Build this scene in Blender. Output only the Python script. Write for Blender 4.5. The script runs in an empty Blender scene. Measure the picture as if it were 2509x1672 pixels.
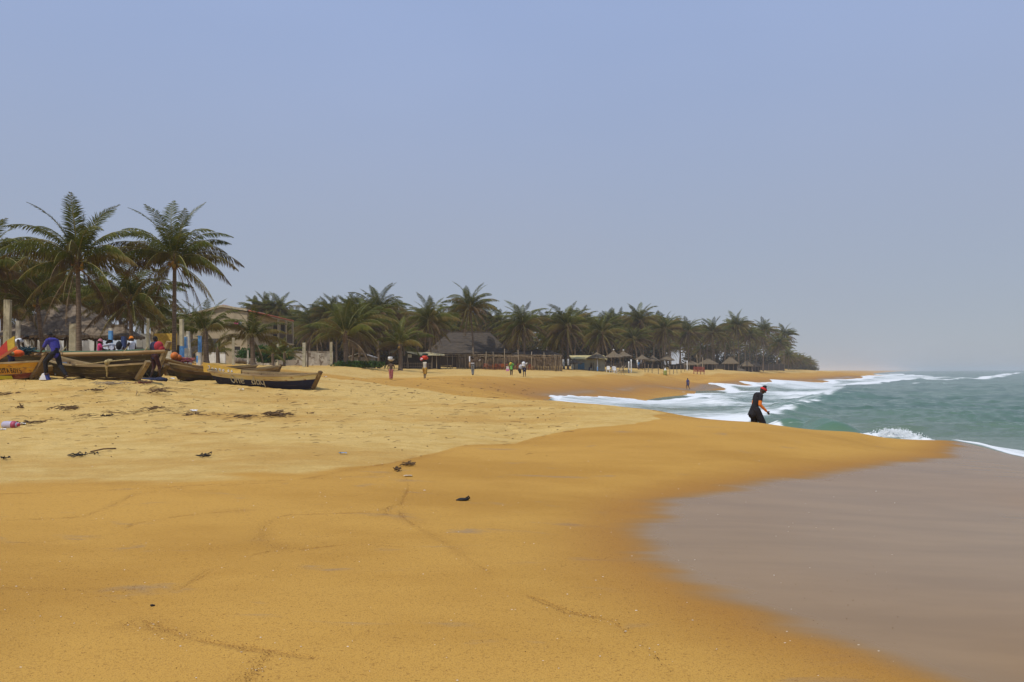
import bpy, math, random
import numpy as np
from mathutils import Vector, Matrix, Euler

R = math.radians
rng = random.Random(7)
scene = bpy.context.scene
col = scene.collection

# ------------------------------------------------------------------ camera
FPX, CX, CY = 2000.0, 1254.5, 836.0           # focal length and centre of the 2509 px wide photograph
CAMZ = 2.8
PITCH, ROLL = math.atan(77.0 / FPX), R(0.29)
_f = Vector((0, math.cos(PITCH), math.sin(PITCH)))
_u0 = Vector((0, -math.sin(PITCH), math.cos(PITCH)))
_r0 = Vector((1, 0, 0))
_r = _r0 * math.cos(ROLL) - _u0 * math.sin(ROLL)
_u = _u0 * math.cos(ROLL) + _r0 * math.sin(ROLL)
cam_d = bpy.data.cameras.new('camera')
cam_d.sensor_width = 36.0
cam_d.lens = 36.0 * FPX / 2509.0
cam_d.clip_start, cam_d.clip_end = 0.1, 30000
cam = bpy.data.objects.new('camera', cam_d)
col.objects.link(cam)
M = Matrix((( _r.x, _u.x, -_f.x, 0), (_r.y, _u.y, -_f.y, 0), (_r.z, _u.z, -_f.z, CAMZ), (0, 0, 0, 1)))
cam.matrix_world = M
scene.camera = cam

# ------------------------------------------------------------------ sky, sun, exposure
SUN_EL, SUN_AZ = R(56), R(222)                # azimuth clockwise from +Y: the sun is high, left of and behind the camera
world = bpy.data.worlds.new('World')
scene.world = world
world.use_nodes = True
wn, wl = world.node_tree.nodes, world.node_tree.links
wn.clear()
sky = wn.new('ShaderNodeTexSky')
sky.sky_type = 'NISHITA'
sky.sun_disc = False
sky.sun_elevation = SUN_EL
sky.sun_rotation = SUN_AZ
sky.air_density, sky.dust_density, sky.ozone_density = 1.0, 0.6, 4.0
# harmattan dust: the clear sky is veiled by a pale layer, greyer towards the horizon
tcs = wn.new('ShaderNodeTexCoord')
sep = wn.new('ShaderNodeSeparateXYZ')
wl.new(tcs.outputs['Generated'], sep.inputs[0])
elev = wn.new('ShaderNodeMapRange')
elev.interpolation_type = 'SMOOTHSTEP'
wl.new(sep.outputs['Z'], elev.inputs[0])
elev.inputs[1].default_value, elev.inputs[2].default_value = -0.02, 0.50
veil = wn.new('ShaderNodeMix'); veil.data_type = 'RGBA'
wl.new(elev.outputs[0], veil.inputs[0])
veil.inputs[6].default_value = (3.72, 4.05, 4.72, 1)
veil.inputs[7].default_value = (3.50, 4.50, 7.10, 1)
skymix = wn.new('ShaderNodeMix'); skymix.data_type = 'RGBA'
skymix.inputs[0].default_value = 0.86
dust = wn.new('ShaderNodeTexNoise')               # the dust is not quite even
dust.inputs['Scale'].default_value = 1.6
dust.inputs['Detail'].default_value = 3.0
dmap = wn.new('ShaderNodeMapping')
dmap.inputs['Scale'].default_value = (1, 1, 2.6)
wl.new(tcs.outputs['Generated'], dmap.inputs[0])
wl.new(dmap.outputs[0], dust.inputs['Vector'])
dfac = wn.new('ShaderNodeMapRange')
wl.new(dust.outputs['Fac'], dfac.inputs[0])
dfac.inputs[1].default_value, dfac.inputs[2].default_value = 0.3, 0.7
dfac.inputs[3].default_value, dfac.inputs[4].default_value = 0.80, 0.92
wl.new(dfac.outputs[0], skymix.inputs[0])
wl.new(sky.outputs[0], skymix.inputs[6])
wl.new(veil.outputs[2], skymix.inputs[7])
bg = wn.new('ShaderNodeBackground')
bg.inputs['Strength'].default_value = 0.10
wo = wn.new('ShaderNodeOutputWorld')
wl.new(skymix.outputs[2], bg.inputs['Color'])
wl.new(bg.outputs[0], wo.inputs['Surface'])
sun_d = bpy.data.lights.new('sun', 'SUN')
sun_d.energy = 3.0
sun_d.angle = R(0.6)
sun_d.color = (1.0, 0.95, 0.87)
sun = bpy.data.objects.new('sun', sun_d)
sdir = Vector((math.sin(SUN_AZ) * math.cos(SUN_EL), math.cos(SUN_AZ) * math.cos(SUN_EL), math.sin(SUN_EL)))
sun.rotation_euler = sdir.to_track_quat('Z', 'Y').to_euler()
sun.location = (0, 0, 60)
col.objects.link(sun)
vs = scene.view_settings
vs.view_transform = 'Standard'
vs.look = 'None'
vs.exposure = 0.0
vs.gamma = 1.0
vs.use_curve_mapping = False
scene.cycles.use_denoising = True
scene.cycles.max_bounces = 6
scene.cycles.diffuse_bounces = 3
scene.cycles.glossy_bounces = 3
scene.cycles.transparent_max_bounces = 8
scene.cycles.volume_bounces = 1

# ------------------------------------------------------------------ helpers: pixels to points, tags, meshes
def ray(px, py):
    return _f + _r * ((px - CX) / FPX) + _u * ((CY - py) / FPX)

def P(px, py, Y):
    d = ray(px, py)
    return Vector((0, 0, CAMZ)) + d * (Y / d.y)

def sea_pt(px, py, z=0.15):
    d = ray(px, py)
    dz = min(d.z, -0.0006)
    t = (z - CAMZ) / dz
    return (d.x * t, d.y * t)

def tag(o, label=None, cat=None, group=None, kind=None):
    if label: o['label'] = label
    if cat: o['category'] = cat
    if group: o['group'] = group
    if kind: o['kind'] = kind
    return o

def empty(name, loc=(0, 0, 0), rz=0.0, label=None, cat=None, group=None):
    o = bpy.data.objects.new(name, None)
    o.location = loc
    o.rotation_euler = (0, 0, rz)
    o.empty_display_size = 0.2
    col.objects.link(o)
    return tag(o, label, cat, group)

def unit(v):
    n = math.sqrt(v[0] ** 2 + v[1] ** 2 + v[2] ** 2) or 1.0
    return (v[0] / n, v[1] / n, v[2] / n)

class MB:
    """collects simple shapes; build() links them as ONE mesh object"""
    def __init__(s):
        s.v, s.f, s.m = [], [], []
    def face(s, pts, mi=0):
        b = len(s.v)
        s.v += [tuple(p) for p in pts]
        s.f.append(tuple(range(b, b + len(pts))))
        s.m.append(mi)
    def hexa(s, p, mi=0):
        """8 corners: bottom loop 0-3, top loop 4-7"""
        b = len(s.v)
        s.v += [tuple(q) for q in p]
        for q in ((3, 2, 1, 0), (4, 5, 6, 7), (0, 1, 5, 4), (1, 2, 6, 5), (2, 3, 7, 6), (3, 0, 4, 7)):
            s.f.append(tuple(b + k for k in q)); s.m.append(mi)
        return s
    def box(s, x0, x1, y0, y1, z0, z1, mi=0):
        return s.hexa([(x0, y0, z0), (x1, y0, z0), (x1, y1, z0), (x0, y1, z0), (x0, y0, z1), (x1, y0, z1), (x1, y1, z1), (x0, y1, z1)], mi)
    def bar(s, a, b, w, h, mi=0, up=(0, 0, 1)):
        a, b = Vector(a), Vector(b)
        d = (b - a).normalized()
        upv = Vector(up)
        if abs(d.dot(upv)) > 0.95: upv = Vector((0, 1, 0))
        sx = d.cross(upv).normalized() * (w / 2)
        sz = sx.normalized().cross(d).normalized() * (h / 2)
        return s.hexa([a - sx - sz, b - sx - sz, b + sx - sz, a + sx - sz, a - sx + sz, b - sx + sz, b + sx + sz, a + sx + sz], mi)
    def tube(s, pts, rad, n=8, mi=0, cap=True, flat=1.0, flatdir=None):
        """tube through pts; rad a number or a list"""
        pts = [Vector(p) for p in pts]
        k = len(pts)
        rad = rad if isinstance(rad, (list, tuple)) else [rad] * k
        base = len(s.v)
        prev = None
        for i in range(k):
            d = (pts[min(i + 1, k - 1)] - pts[max(i - 1, 0)])
            d = d.normalized() if d.length > 1e-9 else Vector((0, 0, 1))
            if flatdir is not None:
                w = Vector(flatdir); w = (w - d * w.dot(d))
                w = w.normalized() if w.length > 1e-5 else d.orthogonal().normalized()
                u = d.cross(w).normalized()
            else:
                if prev is None:
                    u = d.cross(Vector((0, 0, 1)))
                    u = u.normalized() if u.length > 1e-3 else Vector((1, 0, 0))
                else:
                    u = prev - d * prev.dot(d)
                    u = u.normalized() if u.length > 1e-6 else d.orthogonal().normalized()
                w = d.cross(u)
            prev = u
            for j in range(n):
                a = 2 * math.pi * j / n
                s.v.append(tuple(pts[i] + u * (math.cos(a) * rad[i]) + w * (math.sin(a) * rad[i] * flat)))
        for i in range(k - 1):
            for j in range(n):
                j2 = (j + 1) % n
                s.f.append((base + i * n + j, base + i * n + j2, base + (i + 1) * n + j2, base + (i + 1) * n + j)); s.m.append(mi)
        if cap:
            s.f.append(tuple(base + j for j in reversed(range(n)))); s.m.append(mi)
            s.f.append(tuple(base + (k - 1) * n + j for j in range(n))); s.m.append(mi)
        return s
    def lathe(s, prof, n=16, mi=0, c=(0, 0, 0), jit=0.0):
        base = len(s.v)
        k = len(prof)
        for (r, z) in prof:
            for j in range(n):
                a = 2 * math.pi * j / n
                q = 1 + (rng.uniform(-jit, jit) if jit else 0)
                s.v.append((c[0] + r * q * math.cos(a), c[1] + r * q * math.sin(a), c[2] + z))
        for i in range(k - 1):
            for j in range(n):
                j2 = (j + 1) % n
                s.f.append((base + i * n + j, base + i * n + j2, base + (i + 1) * n + j2, base + (i + 1) * n + j)); s.m.append(mi)
        s.f.append(tuple(base + j for j in reversed(range(n)))); s.m.append(mi)
        s.f.append(tuple(base + (k - 1) * n + j for j in range(n))); s.m.append(mi)
        return s
    def ball(s, c, r, n=10, m=7, mi=0, sc=(1, 1, 1)):
        prof = [(max(1e-4, math.sin(math.pi * i / m)), -math.cos(math.pi * i / m)) for i in range(m + 1)]
        base = len(s.v)
        for (q, z) in prof:
            for j in range(n):
                a = 2 * math.pi * j / n
                s.v.append((c[0] + r * sc[0] * q * math.cos(a), c[1] + r * sc[1] * q * math.sin(a), c[2] + r * sc[2] * z))
        for i in range(m):
            for j in range(n):
                j2 = (j + 1) % n
                s.f.append((base + i * n + j, base + i * n + j2, base + (i + 1) * n + j2, base + (i + 1) * n + j)); s.m.append(mi)
        return s
    def mesh(s, name, mats, smooth=False):
        me = bpy.data.meshes.new(name)
        me.from_pydata(s.v, [], s.f)
        for m_ in (mats if isinstance(mats, (list, tuple)) else [mats]):
            me.materials.append(m_)
        if any(s.m):
            me.polygons.foreach_set('material_index', s.m)
        if smooth:
            me.polygons.foreach_set('use_smooth', [True] * len(s.f))
        me.update()
        return me
    def build(s, name, mats, parent=None, smooth=False, loc=None, rz=None):
        o = bpy.data.objects.new(name, s.mesh(name, mats, smooth))
        col.objects.link(o)
        if parent is not None: o.parent = parent
        if loc is not None: o.location = loc
        if rz is not None: o.rotation_euler = (0, 0, rz)
        return o

def inst(name, me, parent=None, loc=(0, 0, 0), rot=(0, 0, 0), sc=1.0):
    o = bpy.data.objects.new(name, me)
    o.location = loc
    o.rotation_euler = rot
    o.scale = (sc, sc, sc) if not isinstance(sc, (tuple, list)) else sc
    if parent is not None: o.parent = parent
    col.objects.link(o)
    return o

# ------------------------------------------------------------------ noise in numpy
def _hash(ix, iy, seed):
    with np.errstate(over='ignore'):
        h = (ix.astype(np.int64) * 374761393 + iy.astype(np.int64) * 668265263 + seed * 974711) & 0xFFFFFFFF
        h = ((h ^ (h >> 13)) * 1274126177) & 0xFFFFFFFF
        h = h ^ (h >> 16)
    return (h & 0xFFFFFF) / float(0xFFFFFF)

def vnoise(x, y, seed=0):
    ix, iy = np.floor(x), np.floor(y)
    fx, fy = x - ix, y - iy
    fx = fx * fx * fx * (fx * (fx * 6 - 15) + 10); fy = fy * fy * fy * (fy * (fy * 6 - 15) + 10)
    a, b = _hash(ix, iy, seed), _hash(ix + 1, iy, seed)
    c, d = _hash(ix, iy + 1, seed), _hash(ix + 1, iy + 1, seed)
    return (a + (b - a) * fx) * (1 - fy) + (c + (d - c) * fx) * fy

def fbm(x, y, octv=4, seed=0, gain=0.5):
    s, amp, tot = 0, 1.0, 0
    for k in range(octv):
        s = s + amp * (vnoise(x * 2 ** k + 17.3 * k, y * 2 ** k - 9.1 * k, seed + k) - 0.5)
        tot += amp; amp *= gain
    return s / tot * 2

def sstep(a, b, x):
    t = np.clip((x - a) / (b - a), 0, 1)
    return t * t * (3 - 2 * t)

def inside(poly, x, y):
    r = np.zeros(np.shape(x), bool)
    n = len(poly)
    for i in range(n):
        x0, y0 = poly[i]; x1, y1 = poly[(i + 1) % n]
        if y0 == y1: continue
        c = ((y0 > y) != (y1 > y)) & (x < (x1 - x0) * (y - y0) / (y1 - y0) + x0)
        r ^= c
    return r

def polydist(pts, x, y, closed=False):
    d = np.full(np.shape(x), 1e9)
    n = len(pts)
    for i in range(n if closed else n - 1):
        ax, ay = pts[i]; bx, by = pts[(i + 1) % n]
        vx, vy = bx - ax, by - ay
        L = vx * vx + vy * vy + 1e-12
        t = np.clip(((x - ax) * vx + (y - ay) * vy) / L, 0, 1)
        d = np.minimum(d, np.hypot(x - ax - t * vx, y - ay - t * vy))
    return d

def sdf(poly, x, y):
    d = polydist(poly, x, y, True)
    return np.where(inside(poly, x, y), -d, d)

# ------------------------------------------------------------------ materials
def newmat(name):
    m = bpy.data.materials.new(name)
    m.use_nodes = True
    nt = m.node_tree
    nt.nodes.clear()
    out = nt.nodes.new('ShaderNodeOutputMaterial')
    b = nt.nodes.new('ShaderNodeBsdfPrincipled')
    nt.links.new(b.outputs[0], out.inputs['Surface'])
    return m, nt, b, out

def node(nt, t, **kw):
    n = nt.nodes.new(t)
    for k, v in kw.items():
        if k.startswith('i_'):
            n.inputs[k[2:].replace('_', ' ')].default_value = v
        else:
            setattr(n, k, v)
    return n

def mixc(nt, fac, a, b):
    n = nt.nodes.new('ShaderNodeMix'); n.data_type = 'RGBA'
    for sock, val in ((n.inputs[0], fac), (n.inputs[6], a), (n.inputs[7], b)):
        if hasattr(val, 'links') or isinstance(val, bpy.types.NodeSocket): nt.links.new(val, sock)
        elif isinstance(val, (int, float)): sock.default_value = val
        else: sock.default_value = (*val, 1) if len(val) == 3 else val
    return n.outputs[2]

def math_(nt, op, a, b=0.0, clamp=False):
    n = nt.nodes.new('ShaderNodeMath'); n.operation = op; n.use_clamp = clamp
    for sock, val in ((n.inputs[0], a), (n.inputs[1], b)):
        if isinstance(val, bpy.types.NodeSocket): nt.links.new(val, sock)
        else: sock.default_value = val
    return n.outputs[0]

def ramp(nt, fac, a, b):
    n = nt.nodes.new('ShaderNodeMapRange'); n.clamp = True; n.interpolation_type = 'SMOOTHSTEP'
    nt.links.new(fac, n.inputs[0])
    n.inputs[1].default_value, n.inputs[2].default_value = a, b
    return n.outputs[0]

def noise(nt, scale, coord='Object', stretch=(1, 1, 1), detail=4.0, rough=0.6, distort=0.0):
    tc = nt.nodes.new('ShaderNodeTexCoord')
    mp = nt.nodes.new('ShaderNodeMapping')
    mp.inputs['Scale'].default_value = stretch
    nt.links.new(tc.outputs[coord], mp.inputs[0])
    n = nt.nodes.new('ShaderNodeTexNoise')
    n.inputs['Scale'].default_value = scale
    n.inputs['Detail'].default_value = detail
    n.inputs['Roughness'].default_value = rough
    n.inputs['Distortion'].default_value = distort
    nt.links.new(mp.outputs[0], n.inputs['Vector'])
    return n.outputs['Fac']

_mc = {}
def nmat(name, c1, c2=None, scale=6.0, lo=0.4, hi=0.6, rough=0.8, bump=0.0, bscale=30.0, stretch=(1, 1, 1), c3=None, scale3=2.0, lo3=.55, hi3=.65, vary=0.0, metal=0.0, spec=0.3):
    """two (or three) colours mixed by noise, optional bump"""
    if name in _mc: return _mc[name]
    m, nt, b, out = newmat(name)
    c2 = c2 or tuple(x * 0.75 for x in c1)
    cc = mixc(nt, ramp(nt, noise(nt, scale, stretch=stretch), lo, hi), c1, c2)
    if c3: cc = mixc(nt, ramp(nt, noise(nt, scale3, stretch=stretch, distort=.6), lo3, hi3), cc, c3)
    if vary:
        oi = nt.nodes.new('ShaderNodeObjectInfo')
        h = nt.nodes.new('ShaderNodeHueSaturation')
        v = nt.nodes.new('ShaderNodeMapRange')
        nt.links.new(oi.outputs['Random'], v.inputs[0])
        v.inputs[3].default_value, v.inputs[4].default_value = 1 - vary, 1 + vary
        nt.links.new(v.outputs[0], h.inputs['Value'])
        nt.links.new(cc, h.inputs['Color'])
        cc = h.outputs[0]
    nt.links.new(cc, b.inputs['Base Color'])
    b.inputs['Roughness'].default_value = rough
    b.inputs['Metallic'].default_value = metal
    b.inputs['Specular IOR Level'].default_value = spec
    if bump:
        bp = nt.nodes.new('ShaderNodeBump')
        bp.inputs['Strength'].default_value = bump
        bp.inputs['Distance'].default_value = 0.02
        nt.links.new(noise(nt, bscale, stretch=stretch), bp.inputs['Height'])
        nt.links.new(bp.outputs[0], b.inputs['Normal'])
    _mc[name] = m
    return m
# ------------------------------------------------------------------ the lie of the land
SHORE = np.array([(-400, -150), (-100, -8), (-30, 10), (0, 15), (8, 16), (14, 17), (20, 17.5), (26, 15.5), (34, 12.5), (45, 9.5), (60, 7.5), (80, 6),
                  (95, 10), (110, 19), (125, 29), (140, 38), (164, 51), (200, 68), (270, 99), (400, 165), (900, 400), (1500, 690), (4000, 1930), (9000, 4500)], float)

def shore_d(x, y):
    """metres landward of the mean waterline"""
    s = np.interp(y, SHORE[:, 0], SHORE[:, 1])
    s2 = np.interp(y + 4, SHORE[:, 0], SHORE[:, 1])
    return (s - x) / np.sqrt(1 + ((s2 - s) / 4) ** 2)

PROF = np.array([(-400, -5), (-60, -3.2), (-15, -1.1), (0, 0), (10, .9), (20, 1.6), (35, 2.3), (60, 3.0), (90, 3.4), (160, 3.6), (9000, 3.8)], float)

def base_z(x, y):
    return np.interp(shore_d(x, y), PROF[:, 0], PROF[:, 1])

# photographed ground points: pixel and distance
CTRL = [(0, 1672, 4.4), (620, 1672, 4.35), (1254, 1672, 4.3), (1900, 1672, 4.4), (2330, 1672, 4.5), (2509, 1672, 4.6), (0, 1400, 6.6), (620, 1400, 6.6), (1254, 1400, 6.6), (1600, 1400, 6.7), (2000, 1400, 6.9), (2509, 1400, 7.2),
        (0, 1190, 11), (500, 1165, 11.7), (980, 1125, 13.5), (1520, 1310, 8.5), (1550, 1250, 10), (2000, 1180, 13), (2400, 1110, 18.5), (2509, 1250, 11.5), (2800, 1200, 12.5), (2800, 1500, 5.8),
        (0, 1050, 18.5), (700, 1030, 19.5), (1300, 1060, 18), (1700, 1040, 19), (2509, 1122, 19.3), (2150, 1090, 19.3),
        (1850, 1034, 21), (1600, 1004, 24), (1480, 992, 26.5), (1360, 982, 29), (1210, 974, 32), (1040, 952, 37), (2100, 1058, 20.5), (2340, 1079, 20.6), (900, 935, 44),
        (0, 960, 27), (400, 970, 26), (700, 980, 26), (1000, 985, 27), (40, 926, 30), (150, 926, 30), (300, 931, 29.5), (400, 930, 33), (515, 944, 33), (760, 954, 32.5),
        (430, 934, 36), (620, 925, 38), (958, 934, 70), (1040, 928, 68), (1160, 919, 75), (1253, 921, 86), (1285, 922, 82), (1100, 943, 58),
        (1254, 945, 68), (1330, 960, 70), (1500, 958, 92), (1690, 957, 120), (1550, 931, 108), (1800, 930, 142), (1706, 939, 150), (1400, 925, 95),
        (540, 893, 78), (700, 897, 84), (848, 895, 86), (620, 893, 66), (812, 897, 85), (900, 904, 105), (1060, 902, 116), (1200, 905, 122), (1380, 906, 127), (1480, 907, 138), (1580, 908, 150), (1685, 911, 158), (1725, 912, 162), (1500, 905, 150), (1571, 904, 169), (1629, 905, 177), (1687, 906, 199),
        (480, 895, 52), (350, 893, 50), (180, 895, 50), (20, 897, 48), (180, 880, 70), (-300, 890, 60),
        (1745, 907, 195), (1815, 909, 210), (1925, 909, 262), (1960, 905, 330), (2010, 910, 480), (1900, 920, 215), (1280, 914, 100), (1050, 915, 92)]

def _q(x, y):
    r = np.maximum(np.hypot(x, y), 0.5)
    return np.arctan2(x, y) * 2.2, np.log(r)

_cp = np.array([(*P(a, b, c)[:],) for a, b, c in CTRL])
_extra = []
# hidden or off-frame ground, in metres
for (x, y, z) in [(8, 27, .55), (12, 26, .35), (10.5, 34, .05), (2, 48, .75), (3, 62, .7), (-4, 55, 1.7), (14, 60, -.4), (20, 40, -1.2), (16, 26, .2), (20, 20, -.1), (24, 12, -.6), (6, 40, .35), (0, 40, 1.25), (40, 100, -1.2), (80, 160, -1.5), (30, 60, -2)]:
    _extra.append((x, y, z))
_ez = np.array(_extra)
_anch = []
for th in (-75, -60, 60, 75):
    for r_ in (1.5, 6, 25, 100, 400):
        x, y = r_ * math.sin(R(th)), r_ * math.cos(R(th))
        _anch.append((x, y, float(base_z(np.array(x), np.array(y)))))
for th in (-40, -20, 0, 10, 20, 30, 40):
    for r_ in (900, 2500):
        x, y = r_ * math.sin(R(th)), r_ * math.cos(R(th))
        _anch.append((x, y, float(base_z(np.array(x), np.array(y)))))
_pts = np.vstack([_cp, _ez, np.array(_anch)])
_qx, _qy = _q(_pts[:, 0], _pts[:, 1])
_res = _pts[:, 2] - base_z(_pts[:, 0], _pts[:, 1])

def _phi(r2):
    return np.sqrt(r2 + 0.0009)

def _fit():
    n = len(_qx)
    A = _phi((_qx[:, None] - _qx[None]) ** 2 + (_qy[:, None] - _qy[None]) ** 2)
    A -= np.eye(n) * 0.012
    B = np.zeros((n + 1, n + 1)); B[:n, :n] = A; B[:n, n] = 1; B[n, :n] = 1
    return np.linalg.solve(B, np.append(_res, 0))
_w = _fit()

def ground_smooth(x, y):
    x = np.asarray(x, float); y = np.asarray(y, float)
    sh = x.shape
    x, y = x.ravel(), y.ravel()
    z = base_z(x, y)
    qx, qy = _q(x, y)
    res = np.full(len(x), _w[-1])
    for k in range(len(_qx)):
        res += _w[k] * _phi((qx - _qx[k]) ** 2 + (qy - _qy[k]) ** 2)
    th = np.degrees(np.abs(np.arctan2(x, y)))
    rr = np.hypot(x, y)
    fade = (1 - sstep(45, 70, th)) * (1 - sstep(900, 2200, rr))
    return (z + res * fade).reshape(sh)

def gz(x, y):
    return float(ground_smooth(np.array([x]), np.array([y]))[0])

def at(px, Y, dz=0.0):
    """the point on the sand at distance Y under photo column px"""
    x = P(px, 920, Y).x
    return Vector((x, Y, gz(x, Y) + dz))

_Ys = np.exp(np.linspace(math.log(2.0), math.log(1200), 900))
def gpt(px, py):
    """where the line of sight through a photo pixel first meets the sand (x, y)"""
    d = ray(px, py)
    xs, zs = d.x / d.y * _Ys, CAMZ + d.z / d.y * _Ys
    g = ground_smooth(xs, _Ys)
    hit = np.nonzero(g >= zs)[0]
    if len(hit) == 0: return (xs[-1], _Ys[-1])
    i = max(hit[0], 1)
    a, b = zs[i - 1] - g[i - 1], g[i] - zs[i]
    t = a / (a + b + 1e-9)
    Y = _Ys[i - 1] * (1 - t) + _Ys[i] * t
    return (d.x / d.y * Y, Y)

def gpts(L):
    return [gpt(a, b) for a, b in L]

# edges seen on the sand
DRY_EDGE = gpts([(-260, 1200), (0, 1190), (200, 1183), (400, 1178), (600, 1166), (740, 1160), (830, 1146), (900, 1140), (985, 1128), (1030, 1118), (1080, 1103), (1150, 1092), (1270, 1088), (1330, 1068), (1420, 1050), (1500, 1047), (1560, 1040), (1600, 1026), (1625, 1012)])
CREST = gpts([(1560, 1001), (1480, 994), (1360, 984), (1210, 976), (1040, 955), (930, 940)])
DRY = DRY_EDGE + CREST + [(-14, 47), (-60, 60), (-120, 80), (-140, 20), (-30, 6)]
FILM = gpts([(2440, 1100), (2300, 1117), (2100, 1143), (1950, 1162), (1870, 1177), (1750, 1196), (1620, 1222), (1570, 1240), (1548, 1256), (1600, 1268), (1552, 1275), (1520, 1300), (1530, 1335), (1570, 1375), (1660, 1430), (1760, 1480), (1900, 1532), (2050, 1580), (2200, 1635), (2330, 1690)]) + [(2.5, 3.4), (3.2, 1.5), (4, -12), (40, -12), (40, 18), (17, 20.5)]
FILM2 = gpts([(1290, 968), (1330, 962), (1420, 956), (1520, 951), (1620, 946), (1720, 940), (1830, 935.5), (1900, 931.5), (2000, 928)]) + [(125, 290), (90, 220), (60, 170), (40, 135), (28, 118), (16, 100), (9, 84), (6, 70)]
LINES = [gpts(l) for l in (
    [(0, 1441), (210, 1444), (340, 1444), (440, 1444), (520, 1395), (640, 1355), (690, 1347), (740, 1346), (870, 1331), (1000, 1341)],
    [(690, 1345), (640, 1322), (642, 1300), (655, 1280), (700, 1262), (900, 1255)],
    [(1012, 1120), (985, 1135), (975, 1150), (1000, 1180), (1000, 1200), (985, 1230), (978, 1252), (990, 1268), (1020, 1290), (1100, 1332), (1200, 1402)],
    [(985, 1235), (950, 1245), (945, 1262)],
    [(0, 1331), (100, 1329), (280, 1311), (330, 1283), (450, 1264), (600, 1250)],
    [(310, 1530), (340, 1516), (400, 1545), (470, 1566), (660, 1596), (760, 1612)],
    [(0, 1276), (200, 1266), (260, 1246), (330, 1211), (450, 1196), (700, 1182), (980, 1130)],
    [(660, 1600), (630, 1640), (600, 1672)],
    [(1300, 1462), (1400, 1500), (1500, 1520), (1600, 1600), (1640, 1640)],
    [(0, 1210), (300, 1200), (560, 1185), (800, 1172), (960, 1160)])]
BERM_LINES = [gpts(l) for l in (
    [(0, 1045), (100, 1035), (200, 1020), (320, 1010), (450, 1010), (600, 1022), (700, 1030)],
    [(0, 1126), (120, 1118), (240, 1110), (300, 1098)])]

# ------------------------------------------------------------------ sand: one sheet on a polar grid, finer towards the camera
def polar_grid(rs, ths):
    rr, tt = np.meshgrid(rs, ths, indexing='ij')
    return rr * np.sin(tt), rr * np.cos(tt)

def grid_mesh(name, X, Y, Z, wrap=False):
    n, m = X.shape
    me = bpy.data.meshes.new(name)
    co = np.stack([X, Y, Z], -1).reshape(-1, 3)
    i, j = np.meshgrid(np.arange(n - 1), np.arange(m if wrap else m - 1), indexing='ij')
    j2 = (j + 1) % m
    quads = np.stack([i * m + j, (i + 1) * m + j, (i + 1) * m + j2, i * m + j2], -1).reshape(-1, 4)
    me.vertices.add(len(co)); me.vertices.foreach_set('co', co.ravel())
    me.loops.add(quads.size); me.loops.foreach_set('vertex_index', quads.ravel().astype(np.int32))
    me.polygons.add(len(quads))
    me.polygons.foreach_set('loop_start', np.arange(0, quads.size, 4, dtype=np.int32))
    me.polygons.foreach_set('use_smooth', np.ones(len(quads), bool))
    me.update(calc_edges=True)
    return me

def vattr(me, name, val):
    a = me.attributes.new(name, 'FLOAT', 'POINT')
    a.data.foreach_set('value', np.asarray(val, np.float32).ravel())

inv = np.linspace(1 / 3.6, 1 / 6000, 860)
rs = np.concatenate([np.array([0.3, 0.8, 1.4, 2.0, 2.6, 3.1]), 1 / inv, np.array([9000.0])])
ths = np.radians(np.concatenate([np.linspace(-180, -48, 34)[:-1], np.linspace(-48, -37, 34)[:-1], np.linspace(-37, 37, 840)[:-1], np.linspace(37, 48, 34)[:-1], np.linspace(48, 180, 34)[:-1]]))
GX, GY = polar_grid(rs, ths)
GZ0 = ground_smooth(GX, GY)
rr = np.hypot(GX, GY)
near = rr < 400
dry = np.zeros_like(GX); film = np.zeros_like(GX); line = np.zeros_like(GX); foamy = np.zeros_like(GX); sat = np.zeros_like(GX)
xs, ys = GX[near], GY[near]
wob = 0.35 * fbm(xs * 0.9, ys * 0.9, 4, 11) * np.clip(np.hypot(xs, ys) / 14, .2, 3)
d_dry = sdf(DRY, xs, ys) + wob * .5
wd = .10 + 1.1 * sstep(-1.5, -3.2, xs + .05 * ys) * (ys < 20)
dn = 1 - sstep(-wd, wd, d_dry + wd * .9 * fbm(xs * .5, ys * 1.6, 4, 15) * (wd > .2))
dfar = sstep(2.15, 2.55, GZ0[near] + 0.35 * fbm(xs * .05, ys * .16, 4, 5)) * sstep(52, 66, ys)
dry[near] = np.maximum(dn, dfar)
dry[~near] = sstep(1.9, 2.6, GZ0[~near])
# thin wash of backwash, its tongue drawn out along the slope
df1 = sdf(FILM, xs, ys)
streak = fbm(xs * 0.55 + ys * .1, ys * 3.2, 4, 21)
film[near] = 1 - sstep(-.38, .20, df1 + 0.22 * streak * np.clip(1.3 - abs(df1 + .2), .0, 1))
sat[near] = 1 - sstep(-.2, 1.15, df1)
df2 = sdf(FILM2, xs, ys) + 1.2 * fbm(xs * .10, ys * .35, 3, 22)
film[near] = np.maximum(film[near], 1 - sstep(-2.0, 1.0, df2))
sat[near] = np.maximum(sat[near], 1 - sstep(-1, 7, df2))
for k, L in enumerate(LINES):
    wv = 0.05 * fbm(xs * 4, ys * 4, 3, 40 + k)
    dl = np.abs(polydist(L, xs, ys) + wv)
    w_ = 0.010 + 0.022 * np.clip(0.5 + fbm(xs * 1.1, ys * 1.1, 2, 60 + k), 0, 1)
    q = np.exp(-(dl / w_) ** 2) * np.clip(0.75 + 1.1 * fbm(xs * 2.2, ys * 2.2, 3, 80 + k), 0.1, 1)
    line[near] = np.maximum(line[near], q)
    line[near] = np.maximum(line[near], .42 * np.exp(-(dl / (w_ * 5)) ** 2) * np.clip(.4 + 1.3 * fbm(xs * 1.3, ys * 1.3, 3, 90 + k), 0, 1))
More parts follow.
